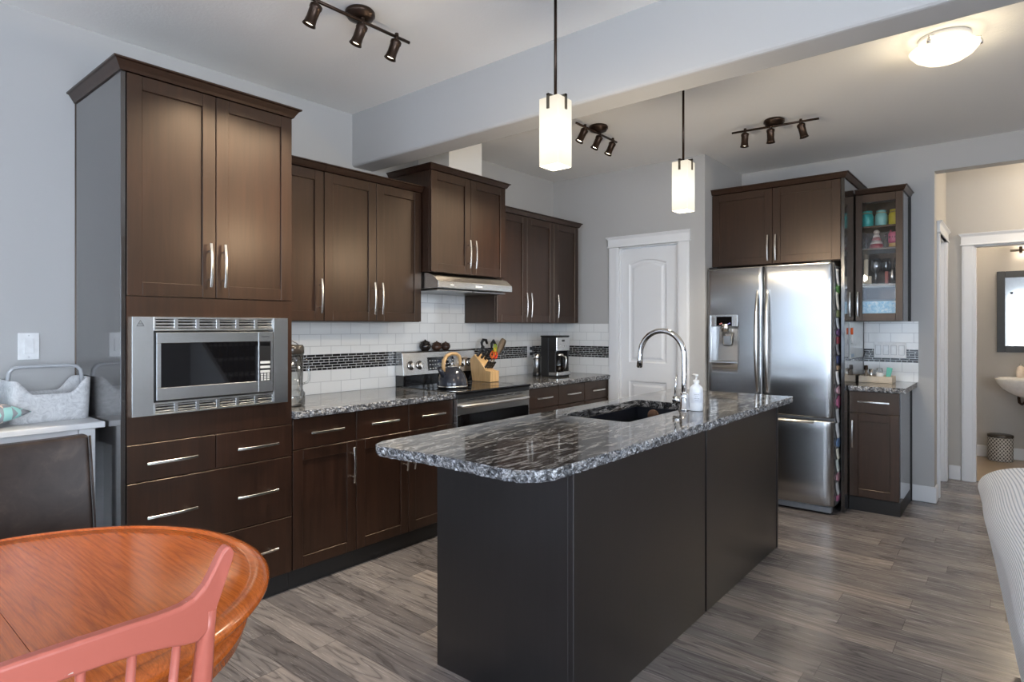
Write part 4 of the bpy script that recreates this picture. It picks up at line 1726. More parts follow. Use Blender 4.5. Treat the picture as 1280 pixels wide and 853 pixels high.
for c_, col in (((.158, 3.690, 1.118), (.80, .16, .02)), ((.162, 3.728, 1.112), (.75, .06, .02))):
    mb = MB()
    mb.tube([(c_[0], c_[1] + .017 * math.cos(a), c_[2] + .026 * math.sin(a)) for a in [2 * math.pi * k / 14 for k in range(14)]], .0075, 8, closed=True)
    mb.build('finger_loop', paint('orange_grip' if col[1] > .1 else 'red_grip', col, .4), t)
t = utensil('peeler', 'yellow and green peeler in the crock above the scissors', 'peeler', (.118, 3.668, .935), (.155, 3.725, 1.12), .005, M['nickel'])
mb = MB()
mb.tube([(.158, 3.728 + .017 * math.cos(a), 1.165 + .034 * math.sin(a)) for a in [2 * math.pi * k / 14 for k in range(14)]], .0055, 8, closed=True)
mb.build('green_loop', paint('lime', (.42, .55, .05), .4), t)
mb = MB()
mb.tube([(.160, 3.727, 1.115), (.160, 3.724, 1.150), (.160, 3.722, 1.175)], [.008, .010, .007], 10)
mb.build('yellow_grip', paint('yellow_grip', (.85, .50, .03), .4), t)

# clear blender jar at the tall cabinet
bj = thing('blender_jar', 'clear blender jar with dark lid beside the tall cabinet', 'blender jar', (.40, 1.772, .914))
bx, by, bzz = .40, 1.772, .9145
mb = MB()
mb.lathe([(.060, .0), (.074, .004), (.074, .070), (.066, .078), (.062, .090), (.066, .280)], (bx, by, bzz), 24)
mb.build('jar', M['glass_d'], bj, solid=.0015)
mb = MB()
mb.lathe([(0, .001), (.055, .001), (.055, .010), (.030, .014), (.026, .045), (.012, .050), (0, .050)], (bx, by, bzz), 20)
mb.build('blade_base', paint('smoke_grey', (.22, .22, .23), .3), bj)
mb = MB()
mb.lathe([(.067, .281), (.070, .284), (.070, .318), (.062, .330), (.0, .332)], (bx, by, bzz), 24)
mb.build('lid', paint('smoke_lid', (.045, .038, .032), .2), bj)
mb = MB()
mb.tube([(bx, by - .045, bzz + .331), (bx, by - .035, bzz + .348), (bx, by + .01, bzz + .352), (bx, by + .035, bzz + .340), (bx, by + .042, bzz + .331)], .004, 8)
mb.build('lid_loop', paint('smoke_grey', (.22, .22, .23), .3), bj)
mb = MB()
mb.tube([(bx, by + .064, bzz + .255), (bx, by + .105, bzz + .250), (bx, by + .112, bzz + .235), (bx, by + .110, bzz + .135), (bx, by + .100, bzz + .120), (bx, by + .063, bzz + .112)], .0065, 8)
mb.build('handle', M['glass_d'], bj)

# outlet with plug and cord, grinder, coffee maker
ou = thing('wall_outlet', 'white wall outlet in the mosaic band near the coffee maker', 'outlet', (.010, 4.372, 1.12))
mb = MB()
mb.box(.0100, .0145, 4.336, 4.408, 1.062, 1.180)
mb.build('plate', M['plate'], ou, .002)
for z in (1.098, 1.146):
    mb = MB()
    mb.box(.0146, .017, 4.356, 4.388, z - .015, z + .015)
    mb.build('socket', M['plate'], ou, .003)
pg = thing('power_plug', 'black plug and cord in the wall outlet', 'power cord', (.02, 4.39, 1.12))
for z in (1.098, 1.146):
    mb = MB()
    mb.box(.0175, .055, 4.362, 4.392, z - .014, z + .014)
    mb.tube([(.050, 4.377, z), (.062, 4.39, z), (.060, 4.405, z - .02)], .005, 8)
    mb.build('plug', M['black'], pg, .004)
for k, pts in enumerate(([(.060, 4.402, 1.078), (.062, 4.40, 1.04), (.075, 4.385, .99), (.085, 4.37, .935), (.11, 4.37, .919), (.18, 4.42, .9185)],
                         [(.060, 4.404, 1.126), (.066, 4.412, 1.07), (.080, 4.42, 1.0), (.070, 4.39, .95), (.10, 4.35, .919), (.15, 4.30, .9185)])):
    mb = MB()
    mb.tube(pts, .0035, 8)
    mb.build('cord', M['black'], pg)
gr = thing('coffee_grinder', 'slim steel and black grinder beside the coffee maker', 'coffee grinder', (.205, 4.225, .914))
mb = MB()
mb.lathe([(0, .001), (.034, .001), (.036, .006), (.036, .030), (.033, .032)], (.205, 4.225, .914), 22)
mb.build('base', M['black'], gr)
mb = MB()
mb.lathe([(.033, .0325), (.034, .034), (.034, .150), (.033, .152)], (.205, 4.225, .914), 22)
mb.build('body', M['steel_d'], gr)
mb = MB()
mb.lathe([(.0345, .1525), (.0360, .156), (.0345, .184), (.022, .192), (0, .194)], (.205, 4.225, .914), 22)
mb.build('lid', M['steel'], gr)

cm = thing('coffee_maker', 'black and steel drip coffee maker in the corner', 'coffee maker', (.34, 4.305, .914))
cy0, cy1 = 4.205, 4.405
mb = MB()
mb.box(.265, .345, cy0, cy1, .9145, 1.255)
mb.box(.345, .425, cy0, cy1, 1.135, 1.255)
mb.box(.345, .425, cy0, cy1, .9145, .925)
mb.box(.345, .420, cy0, cy0 + .014, .925, 1.135)
mb.box(.345, .420, cy1 - .014, cy1, .925, 1.135)
mb.build('housing', M['black'], cm, .004, 2)
mb = MB()
mb.box(.258, .430, cy0 - .002, cy1 + .002, 1.2555, 1.268)
mb.build('lid', M['black'], cm, .006, 2)
mb = MB()
mb.box(.4255, .431, cy0 + .004, cy1 - .004, 1.137, 1.253)
fp = mb.build('front_panel', M['steel'], cm, .002)
mb = MB()
mb.box(.4312, .4325, 4.285, 4.325, 1.215, 1.232)
mb.build('clock_window', M['blackg'], fp)
for k in range(4):
    mb = MB()
    mb.lathe([(.0065, 0), (.006, .003), (0, .003)], (.4312, 4.255 + k * .034, 1.180), 12, d=(1, 0, 0))
    mb.build('button', M['nickel'], fp)
mb = MB()
mb.box(.3455, .440, cy0 - .001, cy1 + .001, .9255, .958)
mb.build('warming_base', M['steel'], cm, .004)
mb = MB()
mb.lathe([(0, .001), (.050, .001), (.058, .010), (.060, .06), (.050, .110), (.040, .125), (.040, .135)], (.385, 4.305, .959), 24)
ca = mb.build('carafe', M['glass_d'], cm)
mb = MB()
mb.lathe([(0, .002), (.0485, .002), (.0565, .011), (.0575, .045), (0, .045)], (.385, 4.305, .959), 24)
mb.build('coffee', paint('coffee_brown', (.012, .006, .004), .1), ca)
mb = MB()
mb.lathe([(.0405, .1355), (.042, .139), (.040, .152), (0, .154)], (.385, 4.305, .959), 20)
mb.tube([(.425, 4.305, 1.090), (.455, 4.305, 1.085), (.462, 4.305, 1.06), (.455, 4.305, 1.0), (.444, 4.305, .985)], .008, 8)
mb.build('carafe_lid', M['nickel'], ca)

# ------------------------------------------------------------------ bar corner right of the fridge
hp_ = thing('switch_plate', 'white four-gang switch plate on the bar backsplash', 'switch plate', (2.662, 5.60, 1.157))
mb = MB()
mb.box(2.553, 2.772, 5.5945, 5.6003, 1.096, 1.222)
mb.build('plate', M['plate'], hp_, .002)
for k in range(4):
    x = 2.582 + k * .053
    mb = MB()
    mb.box(x - .0185, x + .0185, 5.5932, 5.5944, 1.1215, 1.1965)
    mb.build('surround', paint('gap_grey', (.30, .31, .33), .5), hp_)
    mb = MB()
    mb.box(x - .0165, x + .0165, 5.5905, 5.5931, 1.1235, 1.1945)
    o = mb.build('socket' if k == 0 else 'rocker', paint('switch_white', (.86, .87, .88), .25), hp_, .0015)
tr = thing('tray', 'pale wooden tray on the bar counter', 'tray', (2.60, 5.42, .914))
ta0, ta1, tb0, tb1, tz = 2.488, 2.712, 5.345, 5.525, .9145
mb = MB()
mb.box(ta0, ta1, tb0, tb1, tz, tz + .008)
mb.box(ta0, ta1, tb0, tb0 + .008, tz + .008, tz + .050)
mb.box(ta0, ta1, tb1 - .008, tb1, tz + .008, tz + .050)
mb.box(ta0, ta0 + .008, tb0 + .008, tb1 - .008, tz + .008, tz + .050)
mb.box(ta1 - .008, ta1, tb0 + .008, tb1 - .008, tz + .008, tz + .050)
mb.build('box', paint('pale_birch', (.62, .52, .40), .5), tr, .002)


def bottle(nm, lab, cat, x, y, z, prof, mat, capprof=None, capmat=None, group=None, n=18):
    t = thing(nm, lab, cat, (x, y, z), 0, group)
    mb = MB()
    mb.lathe(prof, (x, y, z), n)
    mb.build('body', mat, t)
    if capprof:
        mb = MB()
        mb.lathe(capprof, (x, y, z), n)
        mb.build('cap', capmat, t)
    return t


bz0 = tz + .0085
bottle('corkscrew_stand', 'dark bottle opener standing at the left of the tray', 'bottle opener', 2.530, 5.40, bz0, [(0, 0), (.014, 0), (.014, .055), (.010, .07), (.010, .085), (0, .085)], paint('tray_item_brown', (.22, .17, .12)), [(.013, .086), (.015, .09), (.013, .12), (0, .122)], M['bronze'])
bottle('steel_jigger', 'small steel jigger on the tray', 'jigger', 2.560, 5.43, bz0, [(0, 0), (.016, 0), (.008, .045), (.017, .09), (.015, .09), (.006, .05), (0, .05)], M['nickel'])
bottle('white_jar', 'small white jar with clear lid in the middle of the tray', 'jar', 2.618, 5.425, bz0, [(0, 0), (.024, 0), (.026, .004), (.026, .060), (.020, .068), (0, .068)], M['porcelain'], [(.021, .0685), (.023, .072), (.021, .100), (0, .104)], M['glass_d'])
gt = thing('green_tube', 'mint green squeeze tube leaning at the right of the tray', 'tube', (2.672, 5.43, bz0), 0)
mb = MB(Matrix.Translation((2.668, 5.43, bz0)) @ Matrix.Rotation(R(9), 4, 'Y'))
mb.prism([(-.014, .016), (.014, .016), (.019, .108), (-.019, .108)], -.008, .008, 'y')
mb.build('tube', paint('mint', (.12, .48, .38), .4), gt, .003, 2)
mb = MB(Matrix.Translation((2.668, 5.43, bz0)) @ Matrix.Rotation(R(9), 4, 'Y'))
mb.box(-.011, .011, -.009, .009, .002, .0155)
mb.build('cap', paint('mint_cap', (.30, .62, .52), .4), gt, .002)
# white board on the fridge cabinet's side panel, with marker
wb = thing('memo_board', 'pale memo board on the panel beside the bar backsplash', 'memo board', (2.480, 5.2, 1.25))
mb = MB()
mb.box(2.4788, 2.4835, 5.055, 5.555, 1.105, 1.376)
mb.build('sheet', paint('memo_white', (.62, .66, .66), .12), wb, .001)
mb = MB()
mb.box(2.4836, 2.4846, 5.10, 5.20, 1.115, 1.14)
mb.build('print_block', paint('memo_blue', (.22, .32, .42), .5), wb)
mk = thing('marker_pen', 'orange marker clipped to the memo board', 'marker', (2.492, 5.08, 1.25))
mb = MB()
mb.cyl((2.492, 5.082, 1.215), (2.492, 5.082, 1.285), .0075, n=12)
mb.build('barrel', paint('marker_white', (.7, .7, .7)), mk)
mb = MB()
mb.cyl((2.492, 5.082, 1.2855), (2.492, 5.082, 1.335), .0085, n=12)
mb.build('cap', paint('marker_orange', (.80, .12, .02)), mk)

# contents of the glass-door cabinet
jarp = [(0, .0), (.036, .0), (.042, .006), (.042, .080), (.036, .098), (.031, .104)]
for (lab, x, y, col) in (('teal painted mason jar, leftmost on the top shelf', 2.545, 5.36, (.02, .38, .36)), ('pale aqua mason jar between the teal and yellow jars', 2.636, 5.38, (.25, .56, .54)), ('yellow mason jar at the right of the top shelf', 2.724, 5.39, (.72, .60, .06))):
    t = thing('mason_jar', lab, 'jar', (x, y, 2.1085), 0, 'painted jars in the glass cabinet')
    mb = MB()
    mb.lathe(jarp + [(.028, .104), (.028, .09), (0, .088)], (x, y, 2.1085), 22)
    mb.build('jar', paint('jar_%d' % int(x * 1000), col, .3), t)
    mb = MB()
    mb.lathe([(.0315, .1045), (.034, .106), (.034, .122), (.031, .124)], (x, y, 2.1085), 22)
    mb.build('neck', paint('jar_%d' % int(x * 1000), col, .3), t)
    mb = MB()
    mb.tube([(x + .036 * math.cos(a), y + .036 * math.sin(a), 2.1085 + .105 + .002 * math.sin(3 * a)) for a in [2 * math.pi * k / 20 for k in range(20)]], .003, 6, closed=True)
    mb.build('twine', paint('twine', (.45, .36, .22), .9), t)
z = 1.9405
fg = thing('tree_figurine', 'red and white cone-shaped ornament on the second shelf', 'ornament', (2.605, 5.37, z))
mb = MB()
mb.lathe([(0, 0), (.044, 0), (.047, .008), (.045, .030), (.040, .036)], (2.605, 5.37, z), 22)
mb.build('base', paint('deep_red', (.32, .015, .02), .3), fg)
for k in range(3):
    mb = MB()
    r0 = .040 - k * .009
    mb.lathe([(r0, .0365 + k * .026), (r0 * 1.05, .042 + k * .026), (r0 * .72, .0620 + k * .026)], (2.605, 5.37, z), 22)
    mb.build('tier', paint('cream_glaze', (.70, .60, .54), .3) if k % 2 == 0 else paint('rose_glaze', (.48, .16, .15), .3), fg)
mb = MB()
mb.lathe([(.016, .1145), (.022, .122), (.020, .134), (.010, .144), (0, .146)], (2.605, 5.37, z), 18)
mb.build('knob', paint('cream_glaze', (.70, .60, .54), .3), fg)
ow = thing('owl_mug', 'pink owl-faced mug at the right of the second shelf', 'mug', (2.724, 5.37, z))
mb = MB()
mb.lathe([(0, 0), (.034, 0), (.037, .004), (.038, .034)], (2.724, 5.37, z), 22)
mb.build('base', paint('owl_gold', (.75, .45, .12), .3), ow)
mb = MB()
mb.lathe([(.038, .0345), (.042, .05), (.042, .105), (.036, .118), (.032, .118), (.036, .10), (.034, .05), (0, .045)], (2.724, 5.37, z), 22)
mb.build('body', paint('owl_pink', (.75, .13, .25), .3), ow)
for s_ in (-1, 1):
    mb = MB()
    mb.lathe([(.015, -.002), (.015, .001), (.012, .002), (0, .002)], (2.724 + s_ * .018, 5.3325 + .003, z + .078), 16, d=(s_ * .42, -.9, 0))
    mb.build('eye', M['black'], ow)
for s_ in (-1, 1):
    mb = MB()
    mb.lathe([(.010, 0), (.004, .016), (0, .018)], (2.724 + s_ * .024, 5.36, z + .117), 10)
    mb.build('ear', paint('owl_pink', (.75, .13, .25), .3), ow)
bottle('glass_bottle', 'small clear bottle at the left of the second shelf', 'bottle', 2.536, 5.36, z, [(0, 0), (.016, 0), (.017, .035), (.006, .055), (.006, .078)], M['glass_d'], [(.007, .0785), (.007, .09), (0, .09)], M['nickel'])
bottle('glass_bottle', 'small dark bottle between the ornament and the owl mug', 'bottle', 2.664, 5.37, z, [(0, 0), (.013, 0), (.014, .045), (.006, .065), (.006, .09)], paint('bottle_brown', (.08, .06, .03), .1), [(.007, .0905), (.007, .105), (0, .105)], M['nickel'])
z = 1.6685


def wine_glass(lab, x, y, s_=1.0):
    t = thing('wine_glass', lab, 'wine glass', (x, y, z), 0, 'stemmed glasses on the third shelf')
    mb = MB()
    mb.lathe([(0, .001), (.032 * s_, .001), (.030 * s_, .004), (.005, .010), (.004, .085 * s_), (.006, .092 * s_)], (x, y, z), 20)
    mb.build('stem', M['crystal'], t)
    mb = MB()
    mb.lathe([(.006, .0925 * s_), (.026 * s_, .105 * s_), (.036 * s_, .135 * s_), (.034 * s_, .175 * s_), (.029 * s_, .205 * s_)], (x, y, z), 20)
    mb.build('bowl', M['crystal'], t)


wine_glass('stemmed wine glass behind the short candles', 2.590, 5.46)
wine_glass('stemmed wine glass in the middle of the third shelf', 2.650, 5.50)
wine_glass('stemmed wine glass at the right end of the third shelf', 2.735, 5.48)
wine_glass('tall stemmed glass right of the tall ivory candle', 2.600, 5.36, .92)
sh = thing('cocktail_shaker', 'steel and red cocktail set on the third shelf', 'cocktail shaker', (2.700, 5.36, z))
mb = MB()
mb.lathe([(0, 0), (.022, 0), (.026, .070), (.020, .085), (.018, .100), (.010, .112), (0, .114)], (2.712, 5.36, z), 20)
mb.build('shaker', M['nickel'], sh)
mb = MB()
mb.box(2.664, 2.6855, 5.345, 5.38, z + .0005, z + .095)
mb.build('red_tin', paint('brick_red', (.34, .07, .05), .4), sh, .002)
ch = thing('pillar_candle', 'tall ivory candle at the left of the third shelf', 'candle', (2.528, 5.40, z))
mb = MB()
mb.lathe([(0, 0), (.0155, 0), (.0155, .195), (.012, .198), (0, .196)], (2.530, 5.40, z), 18)
mb.build('wax', M['ivory'], ch)
mb = MB()
mb.cyl((2.530, 5.40, z + .196), (2.530, 5.40, z + .206), .001, n=6)
mb.build('wick', M['black'], ch)
for k, (lab, x, h) in enumerate((('short ivory candle nearest the cabinet handle', 2.522, .058), ('short ivory candle second from the left', 2.546, .066), ('short ivory candle right of two others on the third shelf', 2.570, .060))):
    t = thing('short_candle', lab, 'candle', (x, 5.318, z), 0, 'short candles on the third shelf')
    mb = MB()
    mb.lathe([(0, 0), (.011, 0), (.011, h), (.008, h + .002), (0, h + .001)], (x, 5.318, z), 14)
    mb.build('wax', M['ivory'], t)
    mb = MB()
    mb.cyl((x, 5.318, z + h), (x, 5.318, z + h + .008), .001, n=6)
    mb.build('wick', M['black'], t)
bx_ = thing('blue_box', 'light blue patterned box at the bottom of the glass cabinet', 'box', (2.638, 5.42, 1.4025))
m_, nt, bs = new_mat('pale_blue_pattern')
nt.links.new(ramp(nt, noise(nt, pos(nt), 38, 3, .6, 1), [(.40, (.22, .50, .72)), (.56, (.40, .66, .82)), (.64, (.70, .80, .86))]), bs.inputs['Base Color'])
M['bluebox'] = m_
mb = MB()
mb.box(2.503, 2.772, 5.31, 5.56, 1.4026, 1.538)
mb.build('carton', M['bluebox'], bx_, .002)
mb = MB()
mb.box(2.502, 2.773, 5.309, 5.561, 1.5385, 1.552)
mb.build('lid', paint('dark_lid', (.06, .07, .08)), bx_, .002)

# ------------------------------------------------------------------ powder room
mr = thing('wall_mirror', 'charcoal framed mirror in the powder room', 'mirror', (3.64, 7.93, 1.5))
mx0, mx1, mz0, mz1 = 3.275, 3.98, 1.085, 1.905
mb = MB()
fw = .066
for b_ in ((mx0, mx0 + fw, mz0, mz1), (mx1 - fw, mx1, mz0, mz1), (mx0 + fw, mx1 - fw, mz0, mz0 + fw), (mx0 + fw, mx1 - fw, mz1 - fw, mz1)):
    mb.box(b_[0], b_[1], 7.915, 7.948, b_[2], b_[3])
mb.build('frame', M['slate'], mr, .003)
mb = MB()
mb.box(mx0 + fw - .004, mx1 - fw + .004, 7.930, 7.934, mz0 + fw - .004, mz1 - fw + .004)
mb.build('glass', M['mirror'], mr)
vl = thing('vanity_light', 'bronze vanity light bar over the powder room mirror', 'wall light', (3.63, 7.93, 2.12))
mb = MB()
mb.box(3.38, 3.88, 7.86, 7.882, 2.094, 2.116)
mb.build('bar', M['pewter'], vl, .003)
mb = MB()
mb.box(3.45, 3.475, 7.845, 7.897, 2.075, 2.14)
mb.box(3.785, 3.81, 7.845, 7.897, 2.075, 2.14)
mb.box(3.56, 3.70, 7.882, 7.9485, 2.06, 2.15)
mb.build('mount', M['bronze'], vl, .003)
for x in (3.4625, 3.7975):
    mb = MB()
    mb.lathe([(.022, 0), (.045, .06), (.05, .11), (.047, .11), (.04, .06), (.018, .004)], (x, 7.871, 2.1405), 18)
    mb.build('lamp_shade', M['shade'], vl)
ps = thing('pedestal_sink', 'white basin sink in the powder room', 'sink', (3.62, 7.74, 0))
rows = []
for (s_, z_) in ((.42, .655), (.62, .685), (.84, .735), (.96, .790), (1.0, .822), (1.0, .836), (.94, .838), (.86, .812), (.6, .765), (.3, .75)):
    row = []
    for k in range(32):
        a = 2 * math.pi * k / 32
        ca_, sa = math.cos(a), math.sin(a)
        ex = math.copysign(abs(ca_) ** .7, ca_)
        ey = math.copysign(abs(sa) ** .7, sa)
        row.append((3.605 + .345 * s_ * ex, 7.720 + .225 * s_ * ey, z_))
    rows.append(row)
mb = MB()
V = mb.grid(rows, True, True)
mb.f(V[0])
mb.f(V[-1])
mb.build('basin', M['porcelain'], ps)
mb = MB()
mb.lathe([(.11, .003), (.085, .02), (.07, .3), (.085, .64), (.10, .654)], (3.605, 7.80, 0), 20)
mb.build('pedestal', M['porcelain'], ps)
mb = MB()
mb.tube([(3.45, 7.78, .69), (3.447, 7.76, .64), (3.452, 7.75, .60), (3.47, 7.74, .585), (3.49, 7.75, .60), (3.50, 7.80, .62), (3.50, 7.94, .62)], .013, 10)
mb.build('drain_trap', M['bronze'], ps)
bottle('soap_dispenser', 'pale soap dispenser on the basin sink', 'soap dispenser', 3.462, 7.865, .839, [(0, .0005), (.030, .0005), (.034, .01), (.036, .06), (.028, .10), (.012, .115), (0, .116)], paint('soap_blush', (.78, .66, .56), .3), [(.011, .1165), (.010, .135), (0, .137)], M['nickel'])
bn = thing('waste_bin', 'patterned round waste bin on the powder room floor', 'waste bin', (3.305, 7.80, .002))
mb = MB()
mb.lathe([(0, .001), (.098, .001), (.101, .008), (.103, .235), (.100, .236)], (3.305, 7.80, .002), 32, 1, .8)
mb.build('drum', M['lattice'], bn)
mb = MB()
mb.lathe([(.104, .2365), (.106, .240), (.106, .262), (.09, .268), (0, .266)], (3.305, 7.80, .002), 32, 1, .8)
mb.build('lid', paint('bin_rim', (.10, .085, .075), .25, .6), bn)

# ------------------------------------------------------------------ lamps
def pendant(lab, x, y, zc):
    t = thing('pendant_light', lab, 'pendant light', (x, y, zc), 0, 'pendants over the island')
    z0, z1, h = 1.998, 2.275, .0485
    mb = MB()
    mb.box(x - h, x + h, y - h, y + h, z0, z1)
    mb.build('glass_shade', M['shade'], t, .004, 2)
    mb = MB()
    mb.cyl((x, y, z1 + .012), (x, y, zc - .02), .0065, n=12)
    mb.build('rod', M['bronze'], t)
    mb = MB()
    mb.box(x - h - .006, x + h + .006, y - .006, y + .006, z1 + .002, z1 + .011)
    mb.box(x - .006, x + .006, y - h - .006, y + h + .006, z1 + .002, z1 + .011)
    mb.build('crossbar', M['pewter'], t)
    for (dx, dy) in ((1, 0), (-1, 0), (0, 1), (0, -1)):
        cx, cy = x + dx * (h + .0035), y + dy * (h + .0035)
        mb = MB()
        mb.box(cx - (.0025 if dx else .006), cx + (.0025 if dx else .006), cy - (.0025 if dy else .006), cy + (.0025 if dy else .006), z1 - .050, z1 + .011)
        mb.build('clip', M['pewter'], t)
    mb = MB()
    mb.lathe([(0, -.022), (.045, -.022), (.058, -.014), (.060, -.0005), (0, -.0005)], (x, y, zc), 24)
    mb.build('canopy', M['bronze'], t)
    l = D.lights.new('pendant_bulb', 'POINT')
    l.energy = 9
    l.color = (1, .84, .62)
    l.shadow_soft_size = .04
    o = D.objects.new('pendant_bulb', l)
    COL.objects.link(o)
    o.location = (x, y, z0 - .06)


pendant('lit square glass pendant hanging nearest, in front of the beam', 1.98, 2.03, 2.77)
pendant('lit square glass pendant hanging beyond the beam, near the fridge', 1.98, 3.27, 2.735)


def track(lab, p0, p1, zc, zb, canopy, heads, energy):
    c = Vector(canopy)
    t = thing('track_light', lab, 'track light', (c.x, c.y, zc), 0, 'three-lamp ceiling track lights')
    mb = MB()
    mb.lathe([(.060, -.0005), (.066, -.008), (.066, -.022), (.058, -.026), (.056, -.036), (.030, -.046), (.012, -.048), (0, -.048)], (c.x, c.y, zc), 28)
    mb.build('canopy', M['bronze'], t)
    mb = MB()
    mb.cyl((c.x, c.y, zc - .047), (c.x, c.y, zb + .005), .008, n=10)
    mb.build('stem', M['bronze'], t)
    mb = MB()
    mb.tube([(p0[0], p0[1], zb), (p1[0], p1[1], zb)], .0075, 10)
    mb.build('bar', M['bronze'], t)
    for (f_, aim) in heads:
        b_ = Vector((p0[0] + (p1[0] - p0[0]) * f_, p0[1] + (p1[1] - p0[1]) * f_, zb))
        d = (Vector(aim) - b_).normalized()
        piv = b_ + Vector((0, 0, -.016))
        mb = MB()
        mb.lathe([(.018, -.006), (.026, 0), (.026, .014), (.0235, .018), (.0225, .055), (.025, .078), (.029, .088), (.0265, .088), (.022, .074), (.0, .070)], piv + d * .004, 20, d=d)
        hd = mb.build('lamp_head', M['bronze'], t)
        mb = MB()
        mb.cyl(b_ + Vector((0, 0, .009)), piv, .010, n=10)
        mb.lathe([(0, .008), (.009, .010), (.009, .017), (0, .019)], b_, 12)
        mb.build('swivel', M['bronze'], hd)
        mb = MB()
        mb.lathe([(.0215, .0765), (.0, .0775)], piv + d * .004, 16, d=d)
        mb.build('bulb', M['bulb'], hd)
        l = D.lights.new('track_spot', 'SPOT')
        l.energy = energy
        l.color = (1, .86, .66)
        l.spot_size = R(96)
        l.spot_blend = .8
        l.shadow_soft_size = .02
        o = D.objects.new('track_spot', l)
        COL.objects.link(o)
        o.location = piv + d * .10
        o.rotation_euler = d.to_track_quat('-Z', 'Y').to_euler()


track('three-lamp bronze track light nearest, on the near ceiling', (1.185, 1.30), (1.195, 1.925), 2.77, 2.705, (1.155, 1.672, 0), [(.21, (.88, 1.18, 1.7)), (.575, (.88, 1.42, 1.7)), (.88, (.90, 1.62, 1.7))], 30)
track('three-lamp bronze track light past the beam, near the cabinets', (1.205, 3.345), (1.195, 3.885), 2.735, 2.685, (1.205, 3.62, 0), [(.20, (.85, 3.12, 1.69)), (.56, (.84, 3.36, 1.69)), (.90, (.86, 3.55, 1.69))], 22)
track('three-lamp bronze track light in front of the fridge cabinets', (1.915, 4.215), (2.455, 4.272), 2.735, 2.685, (2.18, 4.262, 0), [(.16, (1.95, 4.22, 1.7)), (.46, (2.17, 4.28, 1.7)), (.80, (2.56, 4.40, 1.7))], 22)

dm = thing('ceiling_light', 'lit frosted glass bowl light on the kitchen ceiling', 'ceiling light', (3.165, 3.57, 2.735))
dx_, dy_ = 3.165, 3.57
mb = MB()
mb.lathe([(0, -.0005), (.105, -.0005), (.11, -.010), (.105, -.022), (0, -.022)], (dx_, dy_, 2.735), 28)
mb.build('base_pan', M['white'], dm)
mb = MB()
mb.lathe([(.142, .066), (.138, .058), (.118, .034), (.085, .014), (.045, .003), (0, 0), ], (dx_, dy_, 2.612), 40)
mb.build('glass_bowl', M['dome'], dm)
for k in range(3):
    a = R(250 + k * 120)
    mb = MB()
    cx, cy = dx_ + .141 * math.cos(a), dy_ + .141 * math.sin(a)
    mb.tube([(dx_ + .10 * math.cos(a), dy_ + .10 * math.sin(a), 2.716), (cx, cy, 2.706), (cx, cy, 2.690)], .004, 8)
    mb.lathe([(.008, -.018), (.010, -.006), (.006, .006), (0, .008)], (cx, cy, 2.690), 12)
    mb.build('clip', M['nickel'], dm)
l = D.lights.new('ceiling_bulb', 'POINT')
l.energy = 21
l.color = (1, .83, .58)
l.shadow_soft_size = .05
o = D.objects.new('ceiling_bulb', l)
COL.objects.link(o)
o.location = (dx_, dy_, 2.672)
for (nm, loc, e) in (('powder_room_bulb', (3.62, 7.80, 2.30), 14), ('hall_bulb', (4.0, 6.15, 2.45), 13)):
    l = D.lights.new(nm, 'POINT')
    l.energy = e
    l.color = (1, .84, .64)
    l.shadow_soft_size = .08
    o = D.objects.new(nm, l)
    COL.objects.link(o)
    o.location = loc

# ------------------------------------------------------------------ dining corner
ct = thing('console_table', 'pale grey console table against the left wall', 'console table', (.23, .30, 0))
mb = MB()
mb.box(.003, .442, -.42, .887, .915, .940)
mb.build('top', M['console'], ct, .003)
mb = MB()
mb.box(.40, .418, -.34, .795, .80, .9145)
mb.box(.03, .048, -.34, .795, .80, .9145)
mb.box(.048, .40, -.36, -.342, .80, .9145)
mb.box(.048, .40, .80, .818, .80, .9145)
mb.build('apron', M['console'], ct, .002)
for (x, y) in ((.375, .797), (.375, -.405), (.02, .797), (.02, -.405)):
    mb = MB()
    mb.box(x, x + .052, y, y + .058, .001, .9145)
    mb.build('leg', M['console'], ct, .003)
mb = MB()
mb.box(.03, .41, -.34, .795, .18, .20)
mb.build('shelf', M['console'], ct, .002)

bk = thing('felt_basket', 'pale grey felt basket with tube handle on the console', 'basket', (.1735, .741, .9405))
N = 64
ox0, ox1, oy0, oy1, rr_ = .072, .275, .598, .884, .035


def rrect(x0, x1, y0, y1, r, n):
    P = []
    for (cx, cy, a0) in ((x1 - r, y1 - r, 0), (x0 + r, y1 - r, 90), (x0 + r, y0 + r, 180), (x1 - r, y0 + r, 270)):
        for i in range(n):
            a = R(a0 + 90 * i / (n - 1))
            P.append((cx + r * math.cos(a), cy + r * math.sin(a)))
    return P


def densify(P, step=.01):
    out_ = []
    for i in range(len(P)):
        p, q = Vector(P[i]), Vector(P[(i + 1) % len(P)])
        k = max(1, int((q - p).length / step))
        for j in range(k):
            out_.append(tuple(p + (q - p) * j / k))
    return out_


P = densify(rrect(ox0, ox1, oy0, oy1, rr_, 6))


def rimz(y):
    t = abs(y - (oy0 + oy1) / 2) / ((oy1 - oy0) / 2)
    s_ = min(1, max(0, (t - .42) / .48))
    s_ = s_ * s_ * (3 - 2 * s_)
    return .940 + .118 + .062 * s_


